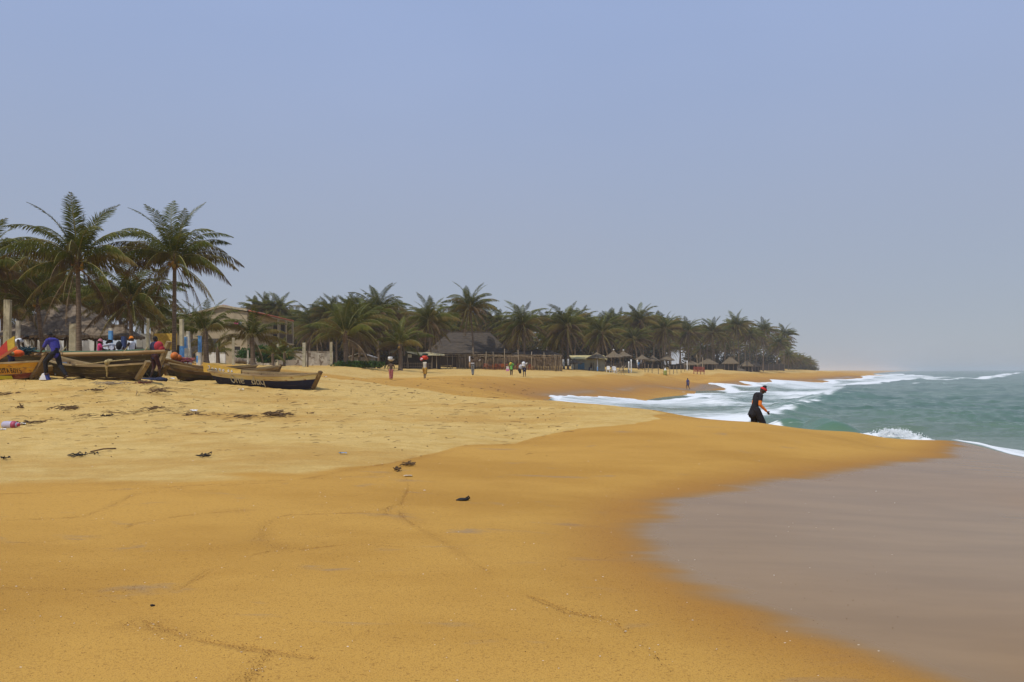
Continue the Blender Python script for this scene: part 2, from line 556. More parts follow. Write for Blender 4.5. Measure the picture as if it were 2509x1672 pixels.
# the dark damp rim just seaward of the dry sand
rim = .6 * np.exp(-((d_dry - .12) / .12) ** 2) * np.clip(.5 + 1.0 * fbm(xs * 1.5, ys * 1.5, 3, 33), 0, 1) * (ys < 40)
line[near] = np.maximum(line[near], .65 * rim)
# relief: trodden dry sand, faint ripples on the damp
relief = np.zeros_like(GX)
dd = dry[near]
dist = np.hypot(xs, ys)
tread = fbm(xs * 1.6, ys * 1.6, 4, 3, .6)
pits = -np.clip(vnoise(xs * 2.1, ys * 2.1, 8) - .62, 0, 1) * 2.2
amp = 0.046 * np.clip((dist - 9) / 12, .12, 1.3)
relief[near] = dd * amp * (tread + pits) + (1 - film[near]) * (1 - dd) * 0.006 * fbm(xs * .9, ys * .9, 3, 4) - .006 * line[near]
relief[near] += 0.05 * fbm(xs * .16, ys * .16, 3, 6) * sstep(14, 30, dist) * dd
GZ = GZ0 + relief * (rr < 400)
ground_me = grid_mesh('sand', GX, GY, GZ, wrap=True)
for nm_, a_ in (('dry', dry), ('film', film), ('swash', line), ('sat', sat)):
    vattr(ground_me, nm_, a_)

m, nt, b, out = newmat('beach_sand')
def at_(nt, nm_):
    n = nt.nodes.new('ShaderNodeAttribute'); n.attribute_name = nm_; return n.outputs['Fac']
n_big = noise(nt, 0.22, stretch=(1, 2.2, 1), detail=5)
n_mid = noise(nt, 1.6, stretch=(1, 1.8, 1), detail=6, rough=.65)
n_grain = noise(nt, 90, detail=3, rough=.8)
n_spk = noise(nt, 34, detail=4, rough=.75)
n_fine = noise(nt, 260, detail=2, rough=.8)
dryc = mixc(nt, ramp(nt, n_mid, .38, .66), (.62, .432, .150), (.53, .345, .102))
dryc = mixc(nt, ramp(nt, n_big, .46, .68), dryc, (.49, .295, .078))
damp = mixc(nt, ramp(nt, n_big, .35, .68), (.535, .300, .062), (.435, .230, .042))
damp = mixc(nt, ramp(nt, noise(nt, .9, stretch=(1, 2.6, 1), detail=6, distort=.5), .60, .74), damp, (.355, .230, .105))   # greyish heavy-mineral stains
dry_a = ramp(nt, math_(nt, 'ADD', at_(nt, 'dry'), math_(nt, 'MULTIPLY', math_(nt, 'SUBTRACT', n_mid, .5), .55)), .25, .75)
cc = mixc(nt, dry_a, damp, dryc)
sat_a = math_(nt, 'MULTIPLY', at_(nt, 'sat'), .92)
cc = mixc(nt, sat_a, cc, (.36, .165, .026))
cc = mixc(nt, math_(nt, 'MULTIPLY', at_(nt, 'swash'), math_(nt, 'ADD', math_(nt, 'MULTIPLY', ramp(nt, n_grain, .42, .60), .75), .10)), cc, (.19, .080, .016))
# coarse grains: brown and pale specks
cc = mixc(nt, math_(nt, 'MULTIPLY', ramp(nt, n_grain, .52, .64), .70), cc, (.23, .105, .026))
cc = mixc(nt, math_(nt, 'MULTIPLY', ramp(nt, n_fine, .60, .72), .5), cc, (.74, .56, .27))
cc = mixc(nt, math_(nt, 'MULTIPLY', ramp(nt, n_spk, .56, .70), .75), cc, (.20, .09, .022))
# thin turbid wash over the sand
fa = at_(nt, 'film')
wash = mixc(nt, ramp(nt, noise(nt, 1.1, stretch=(.4, 1.4, 1), detail=4), .3, .75), (.295, .178, .066), (.245, .145, .050))
cc = mixc(nt, math_(nt, 'MULTIPLY', fa, .96), cc, wash)
nt.links.new(cc, b.inputs['Base Color'])
rg = nt.nodes.new('ShaderNodeMapRange'); nt.links.new(math_(nt, 'MAXIMUM', fa, math_(nt, 'MULTIPLY', at_(nt, 'sat'), .38)), rg.inputs[0]); rg.inputs[3].default_value, rg.inputs[4].default_value = .92, .27
nt.links.new(rg.outputs[0], b.inputs['Roughness'])
sp = nt.nodes.new('ShaderNodeMapRange'); nt.links.new(fa, sp.inputs[0]); sp.inputs[3].default_value, sp.inputs[4].default_value = .12, .22
nt.links.new(sp.outputs[0], b.inputs['Specular IOR Level'])
bp = nt.nodes.new('ShaderNodeBump'); bp.inputs['Distance'].default_value = .07
nt.links.new(math_(nt, 'MULTIPLY', math_(nt, 'SUBTRACT', 1.0, fa), .32), bp.inputs['Strength'])
hgt = math_(nt, 'ADD', math_(nt, 'MULTIPLY', noise(nt, 7, detail=6, rough=.7), math_(nt, 'ADD', math_(nt, 'MULTIPLY', at_(nt, 'dry'), 2.2), .25)), math_(nt, 'MULTIPLY', n_grain, .35))
nt.links.new(hgt, bp.inputs['Height'])
nt.links.new(bp.outputs[0], b.inputs['Normal'])
ground_me.materials.append(m)
ground = bpy.data.objects.new('sand', ground_me)
col.objects.link(ground)
tag(ground, kind='structure')

# ------------------------------------------------------------------ the sea
sinv = np.linspace(1 / 9.0, 1 / 5500, 640)
srs = np.concatenate([1 / sinv, np.array([7000.0, 9000.0])])
sth = np.radians(np.concatenate([np.linspace(-12, 0.5, 24)[:-1], np.linspace(.5, 37, 760)[:-1], np.linspace(37, 60, 50)[:-1], np.linspace(60, 150, 40)]))
SX, SY = polar_grid(srs, sth)
sr = np.hypot(SX, SY)
sg = ground_smooth(SX, SY)
sd = shore_d(SX, SY)
def ridge(pts, h, wid, seed=0, ends=True):
    d = polydist(pts, SX, SY)
    n = 1 + .35 * fbm(SX * .35, SY * .35, 3, seed)
    return h * np.exp(-(d / wid) ** 2) * n
# swell travelling to the beach, chop
shore_t = SX * .93 - SY * .36
swell = .17 * np.sin(shore_t * .38 + 2.2 * fbm(SX * .03, SY * .03, 2, 2)) * sstep(2, 22, -sd)
lod1, lod2 = 1 - sstep(120, 420, sr), 1 - sstep(45, 170, sr)
chop = .34 * fbm(SX * .16, SY * .40, 4, 5) + .15 * fbm(SX * .55, SY * 1.1, 3, 9) * lod1 + .06 * fbm(SX * 1.5, SY * 2.6, 2, 12) * lod2
WZ = (swell + chop * sstep(-2, 12, -sd)) * sstep(-.05, .8, -sg) * (1 - .6 * sstep(900, 3000, sr))
spx = lambda L, z=.15: [sea_pt(a, c, z) for a, c in L]
CURL = spx([(1850, 1030), (1905, 1014), (1950, 1001), (1995, 984), (2035, 973), (2080, 971)])
GREEN = spx([(1938, 1040), (1975, 1036), (2010, 1041), (2045, 1052)], .3)
BORE = spx([(2112, 1062), (2150, 1061), (2190, 1060), (2235, 1067), (2280, 1077)], .3)
FARW = spx([(2180, 931), (2260, 932), (2340, 930), (2400, 928), (2440, 923), (2470, 917), (2500, 914)])
WZ += ridge(CURL, .42, 2.2, 31) + ridge(GREEN, .62, 1.2, 32) + ridge(BORE, .22, .6, 33) * (1 + 1.2 * fbm(SX * 2.2, SY * 2.2, 3, 35)) + ridge(FARW, .35, 6, 34)
def surf_pt(px, py):
    """first meeting of a line of sight with the sand or the water"""
    d = ray(px, py)
    xs, zs = d.x / d.y * _Ys, CAMZ + d.z / d.y * _Ys
    g = np.maximum(ground_smooth(xs, _Ys), .12)
    hit = np.nonzero((g >= zs) & (_Ys > 30))[0]
    if len(hit) == 0: return sea_pt(px, py)
    i = max(hit[0], 1)
    a, b = zs[i - 1] - g[i - 1], g[i] - zs[i]
    t = min(max(a / (a + b + 1e-9), 0), 1)
    Y = _Ys[i - 1] * (1 - t) + _Ys[i] * t
    return (d.x / d.y * Y, Y)
FOAM = [surf_pt(a, c) for a, c in [(1350, 968), (1470, 973), (1535, 976), (1626, 979), (1690, 976), (1722, 973), (1700, 966), (1675, 961), (1740, 962), (1800, 962), (1812, 960), (1770, 950), (1707, 936), (1760, 939), (1830, 946), (1850, 946), (1830, 941), (1806, 934), (1860, 938), (1900, 939), (1906, 937), (1897, 931), (1950, 934), (2010, 938), (2032, 935), (2005, 930), (2080, 929), (2120, 926), (2107, 923.5), (2180, 920.5), (2135, 917.5), (2200, 916.5)]]
NLEAD = len(FOAM)
FOAM += spx([(2260, 921), (2330, 923), (2380, 924), (2330, 927), (2240, 928), (2200, 931), (2130, 936), (2100, 941), (2060, 945), (2090, 950), (2070, 957), (2055, 966), (2035, 975), (2000, 989), (1960, 1002), (1915, 1015), (1850, 1036)]) + [(12.5, 29.5), (9, 31), (6, 35), (3.5, 41), (2.2, 49), (2.0, 58)]
RUNUP = [P(2322, 1078, 20.9).xy[:], P(2365, 1083, 20.5).xy[:]] + gpts([(2400, 1094), (2430, 1103), (2470, 1113), (2509, 1121), (2600, 1142), (2700, 1162)]) + [(15.0, 17.5), (15.2, 20.5), (14.4, 22.4), (12.6, 22.2)]
foam = np.zeros_like(SX); lace = np.zeros_like(SX)
nr = sr < 900
xs, ys = SX[nr], SY[nr]
dF = sdf(FOAM, xs, ys)
sc_ = np.clip(np.hypot(xs, ys) / 60, .5, 6)
edge = dF / sc_ + .5 * fbm(xs / sc_ * .6, ys / sc_ * .35, 4, 51)
f_ = 1 - sstep(-.7, .12, edge)
lead = polydist(FOAM[:NLEAD], xs, ys) / sc_
f_ = np.maximum(f_ * (.46 + .34 * fbm(xs * .08, ys * .05, 3, 57)), (1 - sstep(.15, 1.3, np.abs(edge))) * (lead < 3.5))
foam[nr] = f_
lace[nr] = np.maximum(lace[nr], (1 - sstep(0, 9, np.maximum(dF, 0) / sc_)) * .5)
for L_, wid, a_ in ((CURL, .7, .60), (BORE, .50, 1.1), (FARW, 3.2, 1.1)):
    dq = polydist(L_, xs, ys)
    foam[nr] = np.maximum(foam[nr], a_ * np.exp(-(dq / wid) ** 2) * np.clip(.75 + .9 * fbm(xs * .5, ys * .5, 3, 71), 0, 1))
for L_, wid in (([(2235, 938), (2270, 937.5), (2312, 938)], .7), ([(2480, 912.5), (2509, 913)], 6), ([(2290, 925), (2350, 925), (2385, 926)], 2.5)):
    dq = polydist(spx(L_), xs, ys)
    foam[nr] = np.maximum(foam[nr], .85 * np.exp(-(dq / wid) ** 2))
dR = sdf(RUNUP, xs, ys)
edR = dR + .22 * fbm(xs * 1.3, ys * 1.3, 3, 55)
run = 1 - sstep(-.25, .05, edR)
leadR = polydist(RUNUP[:8], xs, ys)
fr = run * np.maximum(1 - sstep(.25, 1.3, leadR), .55 * (1 - sstep(1.0, 4.5, leadR)))
foam[nr] = np.maximum(foam[nr], fr)
dB = sdf(spx([(2430, 1090), (2509, 1094), (2600, 1100), (2600, 1080), (2509, 1078), (2420, 1079)], .4), xs, ys)
lace[nr] = np.maximum(lace[nr], (1 - sstep(-.4, 1.2, dB)) * .8)
# in the run-up zones the water lies as a sheet on the sand
sheet = np.zeros_like(SX)
lift = np.full_like(SX, -9.0); lift[nr] = np.maximum(np.clip(-edge * .07, -.4, .05), np.clip(-edR * .10, -.4, .05))
WZ = np.where(lift > -.39, np.maximum(WZ, sg + lift), WZ)
WZ += .06 * foam * np.clip(fbm(SX * 1.2, SY * 1.2, 3, 77), -.5, 1) * (sr < 120)
sea_me = grid_mesh('sea', SX, SY, WZ)
vattr(sea_me, 'foam', foam); vattr(sea_me, 'lace', lace)
vattr(sea_me, 'turbid', 1 - sstep(0, 26, -sd + 3))
vattr(sea_me, 'green', np.exp(-(polydist(GREEN, SX, SY) / 1.5) ** 2) * (sr < 200) + .6 * np.exp(-(polydist(CURL, SX, SY) / 2.5) ** 2) * (sr < 200))
m, nt, b, out = newmat('sea_water')
wn1 = noise(nt, .06, stretch=(1, 2.4, 1), detail=5)
wc = mixc(nt, ramp(nt, wn1, .35, .65), (.082, .158, .098), (.050, .115, .074))
wc = mixc(nt, at_(nt, 'turbid'), wc, (.150, .190, .130))
wc = mixc(nt, math_(nt, 'MULTIPLY', at_(nt, 'green'), .7, True), wc, (.045, .150, .085))
fo = at_(nt, 'foam')
fn = noise(nt, .55, stretch=(.35, 1.7, 1), detail=7, rough=.68, distort=1.4)
fs = ramp(nt, math_(nt, 'ADD', math_(nt, 'MULTIPLY', fo, 1.05), math_(nt, 'MULTIPLY', math_(nt, 'SUBTRACT', fn, .5), 1.6)), .22, .72)
fs = math_(nt, 'MULTIPLY', fs, ramp(nt, fo, .03, .2))
la = at_(nt, 'lace')
ls = math_(nt, 'MULTIPLY', ramp(nt, noise(nt, .45, stretch=(.5, 2.2, 1), detail=7, rough=.7, distort=2.2), .56, .72), la)
ff = math_(nt, 'MAXIMUM', fs, math_(nt, 'MULTIPLY', ls, .8), True)
wc = mixc(nt, math_(nt, 'MULTIPLY', ramp(nt, fo, .05, .6), .55), wc, (.40, .46, .42))
wc = mixc(nt, math_(nt, 'MULTIPLY', ff, .93), wc, (.78, .80, .80))
nt.links.new(wc, b.inputs['Base Color'])
rr_ = nt.nodes.new('ShaderNodeMapRange'); nt.links.new(ff, rr_.inputs[0]); rr_.inputs[3].default_value, rr_.inputs[4].default_value = .16, .9
nt.links.new(rr_.outputs[0], b.inputs['Roughness'])
b.inputs['IOR'].default_value = 1.33
b.inputs['Specular IOR Level'].default_value = .12
bp = nt.nodes.new('ShaderNodeBump'); bp.inputs['Strength'].default_value = .55; bp.inputs['Distance'].default_value = .12
nt.links.new(math_(nt, 'ADD', noise(nt, 1.8, stretch=(1, 1.7, 1), detail=5, rough=.6), math_(nt, 'MULTIPLY', ff, .35)), bp.inputs['Height'])
nt.links.new(bp.outputs[0], b.inputs['Normal'])
sea_me.materials.append(m)
sea = bpy.data.objects.new('sea', sea_me)
col.objects.link(sea)
tag(sea, kind='structure')

# spray thrown up by the shorebreak: droplets along the bore
sp_ = MB()
for k in range(2600):
    t = rng.random()
    i = min(int(t * 4), 3); u = t * 4 - i
    bx, by = BORE[i][0] * (1 - u) + BORE[i + 1][0] * u, BORE[i][1] * (1 - u) + BORE[i + 1][1] * u
    env = math.exp(-((t - .55) / .28) ** 2)
    h = .14 + abs(rng.gauss(0, .11)) * env + .16 * env
    c = (bx + rng.gauss(0, .18), by + rng.gauss(0, .18), h)
    r_ = rng.uniform(.008, .026) if h < .45 else rng.uniform(.004, .011)
    sp_.ball(c, r_, 5, 4, sc=(1, 1, rng.uniform(.7, 1.2)))
m_foam = nmat('white_foam', (.82, .84, .84), (.75, .78, .78), rough=.9)
tag(sp_.build('spray', m_foam), kind='stuff', label='white spray thrown up by the small wave breaking on the sand', cat='spray')

# ------------------------------------------------------------------ haze
m, nt, b, out = newmat('haze')
nt.nodes.remove(b)
pv = nt.nodes.new('ShaderNodeVolumePrincipled')
pv.inputs['Color'].default_value = (.80, .82, .86, 1)
pv.inputs['Density'].default_value = .00035
nt.links.new(pv.outputs[0], out.inputs['Volume'])
hb = MB().box(-9500, 9500, -9500, 9500, -8, 22).build('haze', m)
tag(hb, kind='stuff')
hb.visible_shadow = True
# ================================================================== PALMS
def leafmat(name, c, c2, trans=.32, rough=.5):
    m, nt, b, out = newmat(name)
    cc = mixc(nt, ramp(nt, noise(nt, 1.6, detail=3), .38, .64), c, c2)
    oi = nt.nodes.new('ShaderNodeObjectInfo')
    h = nt.nodes.new('ShaderNodeHueSaturation')
    v = nt.nodes.new('ShaderNodeMapRange')
    nt.links.new(oi.outputs['Random'], v.inputs[0])
    v.inputs[3].default_value, v.inputs[4].default_value = .72, 1.32
    nt.links.new(v.outputs[0], h.inputs['Value']); nt.links.new(cc, h.inputs['Color'])
    nt.links.new(h.outputs[0], b.inputs['Base Color'])
    b.inputs['Roughness'].default_value = rough
    b.inputs['Specular IOR Level'].default_value = .12
    tr = nt.nodes.new('ShaderNodeBsdfTranslucent')
    nt.links.new(h.outputs[0], tr.inputs['Color'])
    mx = nt.nodes.new('ShaderNodeMixShader'); mx.inputs[0].default_value = trans
    nt.links.new(b.outputs[0], mx.inputs[1]); nt.links.new(tr.outputs[0], mx.inputs[2])
    nt.links.new(mx.outputs[0], out.inputs['Surface'])
    return m

m_leaf = leafmat('palm_green', (.066, .082, .011), (.115, .115, .018))
m_leaf2 = leafmat('palm_olive', (.130, .108, .022), (.155, .110, .030))
m_dead = leafmat('palm_dry', (.135, .088, .042), (.080, .052, .027), .15)
m_rach = nmat('palm_rib', (.26, .24, .06), (.20, .16, .05), rough=.5)
m_rachd = nmat('palm_rib_dry', (.25, .18, .09), (.16, .10, .05), rough=.7)
m_trunk = nmat('palm_trunk', (.175, .130, .088), (.105, .074, .050), scale=2.5, stretch=(1, 1, 9), bump=.7, bscale=3.5, rough=.9)
m_trunkw = nmat('whitewash', (.72, .72, .70), (.58, .57, .53), scale=5, rough=.85)
m_fibre = nmat('palm_fibre', (.16, .10, .05), (.09, .055, .03), scale=9, bump=.6, bscale=16)
m_coco = nmat('coconut_husk', (.34, .17, .03), (.20, .15, .03), scale=5, rough=.55)

def frond_mesh(name, L, e0, drop, seed, mats, n=50, hang=.55, ll=.85, side=.9, twist=0.0, wid=.056, tatter=.06):
    """a feather leaf leaving the origin along +X at elevation e0 and bending down by drop; its leaflets hang under their own weight"""
    rg = random.Random(seed)
    b = MB()
    K = 9
    pts, p = [], Vector((0, 0, 0))
    for i in range(K + 1):
        t = i / K
        pts.append(p.copy())
        e = e0 - drop * t ** 1.25
        az = twist * t * t
        p = p + Vector((math.cos(e) * math.cos(az), math.cos(e) * math.sin(az), math.sin(e))) * (L / K)
    b.tube(pts, [.042 * (1 - .85 * i / K) for i in range(K + 1)], 3, 1)
    def onc(t):
        f = min(t * K, K - 1e-6); i = int(f); u = f - i
        return pts[i].lerp(pts[i + 1], u), (pts[i + 1] - pts[i]).normalized()
    for k in range(n):
        t = .13 + .87 * (k + rg.uniform(-.2, .2)) / (n - 1)
        t = min(max(t, .1), .995)
        c, d = onc(t)
        sd_ = d.cross(Vector((0, 0, 1)))
        sd_ = sd_.normalized() if sd_.length > .15 else Vector((0, 1, 0))
        up = sd_.cross(d)
        ln = ll * (math.sin(math.pi * min(1, .18 + .80 * t)) ** .6) * rg.uniform(.86, 1.12)
        if t > .88: ln *= .75
        for s in (-1, 1):
            if rg.random() < tatter: continue
            fw = .45 + .65 * t
            q = (sd_ * (s * side) + d * fw + up * rg.uniform(.05, .30) - Vector((0, 0, hang * rg.uniform(.5, 1.2)))).normalized()
            mid = c + q * ln * .5
            q2 = (q - Vector((0, 0, hang * rg.uniform(.9, 1.7)))).normalized()
            tip = mid + q2 * ln * .5
            wv = d * (wid / 2)
            i0 = len(b.v)
            b.v += [tuple(c - wv * .6), tuple(c + wv * .6), tuple(mid + wv), tuple(mid - wv), tuple(tip)]
            b.f += [(i0, i0 + 1, i0 + 2, i0 + 3), (i0 + 3, i0 + 2, i0 + 4)]
            b.m += [0, 0]
    return b.mesh(name, mats)

LIVE, OLIVE, DRYM = [m_leaf, m_rach], [m_leaf2, m_rach], [m_dead, m_rachd]
FL = 1.1
FR = {'spear': [frond_mesh('frond', 2.6, R(86), R(6), 1, LIVE, 26, .02, .55, .25)],
      'up': [frond_mesh('frond', 3.8 * FL, R(80), R(60), 10 + k, LIVE, 60, .22, .78, twist=(.3, -.4, .0)[k]) for k in range(3)],
      'high': [frond_mesh('frond', 4.0 * FL, R(62), R(90), 20 + k, LIVE, 66, .62, .80, .8, twist=(.3, -.3, .1)[k]) for k in range(3)],
      'mid': [frond_mesh('frond', 4.1 * FL, R(40), R(80), 30 + k, LIVE if k else OLIVE, 66, 1.15, .82, .5, twist=(.2, -.25, .1)[k]) for k in range(3)],
      'level': [frond_mesh('frond', 4.1 * FL, R(22), R(76), 40 + k, OLIVE if k else LIVE, 66, 1.3, .90, .42, twist=(.2, -.2, 0)[k]) for k in range(3)],
      'low': [frond_mesh('frond', 4.0, R(2), R(66), 50 + k, OLIVE if k == 0 else DRYM if k == 2 else LIVE, 60, 1.4, .88, .38, tatter=.12) for k in range(3)],
      'droop': [frond_mesh('frond', 3.7, R(-22), R(50), 60 + k, OLIVE if k else DRYM, 54, 1.4, .82, .36, tatter=.18) for k in range(3)],
      'dead': [frond_mesh('frond', 3.8, R(-50), R(36), 70 + k, DRYM, 40, 1.2, .85, .4, tatter=.25) for k in range(3)]}

def crown_plan(rg, kind, wind=0.0):
    """(frond kind, variant, azimuth, scale, tilt) for a crown; wind > 0 sweeps it towards -x"""
    plan = [('spear', 0, rg.uniform(0, 6.28), 1.0)]
    cnt = {'full': (5, 7, 8, 8, 7, 5, 3), 'grove': (5, 8, 9, 10, 10, 10, 8), 'young': (4, 5, 5, 4, 2, 1, 0), 'bush': (2, 3, 3, 3, 1, 0, 0)}[kind]
    for lev, n in zip(('up', 'high', 'mid', 'level', 'low', 'droop', 'dead'), cnt):
        a0 = rg.uniform(0, 6.28)
        for i in range(n):
            a = a0 + 6.283 * i / n + rg.uniform(-.28, .28)
            if wind: a = a + wind * .55 * math.sin(a)          # pulls azimuths towards pi
            plan.append((lev, rg.randrange(3), a, rg.uniform(.86, 1.1)))
    return plan

def trunk_mb(pts, r0, r1):
    b = MB()
    K = 14
    path, rad = [], []
    for i in range(K + 1):
        t = i / K
        a = pts[0].lerp(pts[1], t).lerp(pts[1].lerp(pts[2], t), t)
        path.append(a)
        rad.append((r0 * (1 - t) + r1 * t) * (1 + .7 * math.exp(-t * 14)) * (1 + .035 * (i % 2)))
    b.tube(path, rad, 9)
    return b

pcount = 0
def palm(px, pxc, pyc, Y, label, kind='full', group=None, scale=1.0, wind=0.0, trunk=(.15, .11), parts=True, white=0.0, nuts=0, seed=None, name='coconut_palm', base_py=None, lean=None):
    """a palm whose foot stands on the sand under column px and whose crown centre is at photo point (pxc, pyc)"""
    global pcount
    pcount += 1
    rg = random.Random(seed if seed is not None else 1000 + pcount)
    foot = at(px, Y, -.12)
    top = P(pxc, pyc, Y)
    top.y += (lean or 0)
    root = empty(name, foot, 0, label, 'palm tree', group)
    t = top - foot
    mid = Vector((t.x * rg.uniform(.1, .45), t.y * .4, t.z * .5))
    hgt = t.z
    wq = scale
    trunk_mb([Vector((0, 0, 0)), mid, t], trunk[0], trunk[1]).build('trunk', m_trunk, root, smooth=True)
    if white:
        b = MB()
        pts = [Vector((0, 0, 0)).lerp(mid, k / 6 * white / hgt * 1).lerp(mid.lerp(t, k / 6 * white / hgt), k / 6 * white / hgt) for k in range(7)]
        b.tube(pts, [trunk[0] * (1.06 + .55 * math.exp(-k * .9)) for k in range(7)], 10)
        b.build('painted_band', m_trunkw, root, smooth=True)
    fb = MB().tube([t - Vector((0, 0, .75)) * wq, t - Vector((0, 0, .3)) * wq, t + Vector((0, 0, .1)) * wq, t + Vector((0, 0, .55)) * wq], [trunk[1] * 1.05, .23 * wq, .21 * wq, .07 * wq], 8)
    fb.build('leaf_sheath', m_fibre, root, smooth=True)
    ln_ = Matrix.Rotation(-wind * .22 + rg.uniform(-.12, .12), 3, 'Y') @ Matrix.Rotation(rg.uniform(-.16, .16), 3, 'X')
    if parts:
        for lev, v, a, s in crown_plan(rg, kind, wind):
            lst = FR[lev]
            o = inst('frond', lst[v % len(lst)], root, t + Vector((.1 * math.cos(a), .1 * math.sin(a), rg.uniform(-.15, .15) - (.3 if lev in ('droop', 'dead') else 0))) , (ln_ @ Euler((rg.uniform(-.14, .14), rg.uniform(-.12, .12), a)).to_matrix()).to_euler(), s * wq)
    else:
        inst('crown', CROWN[rg.randrange(len(CROWN))], root, t, (ln_ @ Euler((0, 0, rg.uniform(-.5, .5))).to_matrix()).to_euler(), wq * rg.uniform(.92, 1.08))
    for k in range(nuts):
        a = rg.uniform(0, 6.28)
        MB().ball((t.x + .30 * math.cos(a) * wq, t.y + .30 * math.sin(a) * wq, t.z - rg.uniform(.05, .45) * wq), .115, 8, 6, sc=(1, 1, 1.2)).build('coconut', m_coco, root, smooth=True)
    return root

def joined_crown(seed, kind='grove', wind=.9):
    """one mesh of a whole crown, for palms too far away to show their leaves singly"""
    rg = random.Random(seed)
    V, F, MI = [], [], []
    mats = [m_leaf, m_rach, m_leaf2, m_dead, m_rachd]
    for lev, v, a, s in crown_plan(rg, kind, wind):
        me = FR[lev][v % len(FR[lev])]
        mt = Matrix.Rotation(a, 4, 'Z') @ Matrix.Rotation(rg.uniform(-.1, .1), 4, 'X') @ Matrix.Scale(s, 4)
        b0 = len(V)
        V += [tuple(mt @ q.co) for q in me.vertices]
        ml = {0: mats.index(me.materials[0]), 1: mats.index(me.materials[1])}
        for p_ in me.polygons:
            F.append(tuple(b0 + i for i in p_.vertices)); MI.append(ml[p_.material_index])
    me = bpy.data.meshes.new('crown')
    me.from_pydata(V, [], F)
    for q in mats: me.materials.append(q)
    me.polygons.foreach_set('material_index', MI)
    me.update()
    return me
CROWN = [joined_crown(900 + k) for k in range(6)]

# --- the tall palms over the boats on the left
palm(194, 190, 640, 45, 'tall coconut palm with the widest crown, its trunk rising behind the big boats at left', 'full', nuts=5, scale=.95, seed=5)
palm(426, 428, 636, 48, 'tall coconut palm with slim grey trunk and orange nuts, right of the thatched shelter', 'full', nuts=8, scale=.92, trunk=(.125, .105), seed=11)
palm(322, 318, 735, 56, 'shorter dark palm between the two tall palms, over the orange cap', 'full', scale=.92, seed=21)
palm(312, 290, 765, 60, 'palm with stained dark trunk at the right end of the thatched shelter', 'bush', scale=.78, seed=23)
palm(108, 92, 745, 52, 'shaggy low palm standing in front of the thatched shelter roof', 'young', scale=.72, nuts=3, seed=22)
palm(22, 12, 700, 56, 'palm at the left edge with fronds over the tall concrete post', 'full', scale=.95, seed=24)
palm(-30, -45, 655, 50, 'palm cut by the left edge of the photo, only its frond tips in view', 'full', scale=.95, seed=25)
palm(250, 240, 770, 75, 'pale palm far behind the shelter roof, between the two tall trunks', 'young', scale=.95, seed=26)
palm(388, 392, 792, 80, 'small far palm behind the slim tall trunk, left of the house', 'young', scale=.7, seed=27)
palm(470, 468, 790, 84, 'dark palm close to the left corner of the house', 'bush', scale=.75, seed=28)
palm(505, 503, 812, 62, 'young palm with stout trunk in front of the house gable', 'young', scale=.74, trunk=(.2, .17), seed=31)
palm(534, 533, 858, 66, 'small palm with drooping grey leaves beside the white wall stub', 'bush', scale=.5, trunk=(.16, .14), seed=32)
palm(620, 617, 828, 64, 'bright young palm growing right in front of the house wall', 'young', scale=.70, trunk=(.19, .17), seed=35)
palm(669, 668, 868, 76, 'knee high palm at the weathered wall, left one of the low pair', 'bush', scale=.40, trunk=(.14, .13), seed=36)
palm(696, 697, 866, 77, 'knee high palm at the weathered wall, right one of the low pair', 'bush', scale=.42, trunk=(.14, .13), seed=37)
palm(848, 846, 822, 84, 'big spreading palm at the end of the weathered wall, with a bright green spear leaf', 'young', scale=1.12, trunk=(.26, .22), seed=41)
palm(863, 872, 800, 92, 'thin palm close behind the big spreading palm', 'grove', scale=.95, seed=42)
palm(880, 885, 790, 96, 'palm over the low grey roofed shed', 'grove', scale=1.0, seed=43)
palm(981, 980, 845, 94, 'leaning pale stemmed palm with orange stalks beside the woman with the bowl', 'young', scale=.92, trunk=(.24, .2), nuts=3, seed=44)
palm(928, 925, 765, 108, 'palm behind the woman carrying bowls, top of its crown above the row', 'grove', scale=1.1, seed=45)
palm(1056, 1052, 788, 114, 'palm left of the long thatched roof, hung with pale dead leaves', 'grove', scale=1.05, nuts=4, seed=46)
palm(1162, 1152, 755, 120, 'tallest palm of the grove, standing over the long thatched roof', 'grove', scale=1.08, nuts=6, seed=47)
palm(1286, 1282, 796, 124, 'bushy palm with a brown knot of dead leaves above the reed fence', 'grove', scale=1.12, wind=.4, seed=48)
palm(1392, 1392, 800, 128, 'windswept palm left of the straw parasols, its trunk foot painted white', 'grove', scale=1.15, wind=.9, white=1.8, seed=49)
palm(1382, 1372, 822, 131, 'second white footed palm beside the kiosk, mostly behind its neighbour', 'grove', scale=1.0, wind=.9, white=1.7, seed=50)
palm(1478, 1476, 818, 142, 'windswept palm rising behind the first straw parasol', 'grove', scale=1.15, wind=.9, seed=51)
palm(1564, 1555, 832, 165, 'leaning white footed palm right of the third straw parasol', 'grove', scale=1.05, wind=.9, white=1.9, seed=52)
palm(1571, 1568, 788, 168, 'tall windswept palm with white foot, high over the straw parasols', 'grove', scale=1.15, wind=.9, white=2.0, seed=53)
palm(1629, 1629, 806, 176, 'straight white footed palm beside the yellow green drum', 'grove', scale=1.12, wind=.9, white=2.1, seed=54)
palm(1620, 1606, 800, 184, 'dark palm just left of the straight white footed one', 'grove', scale=1.1, wind=.9, white=1.6, seed=55)
palm(1687, 1686, 815, 198, 'palm left of the red slatted fence, with a bright hanging leaf', 'grove', scale=1.12, wind=.8, seed=56)
palm(1747, 1748, 815, 208, 'palm right of the red slatted fence with a straight pale trunk', 'grove', scale=1.15, wind=.6, seed=57)
palm(1811, 1808, 800, 212, 'tall palm with a mound of roots in the sand at its foot', 'grove', scale=1.15, wind=.5, seed=58)
palm(1838, 1836, 822, 222, 'slender palm near the right end of the grove, behind the small thatched hut', 'grove', scale=1.05, wind=.5, seed=59)
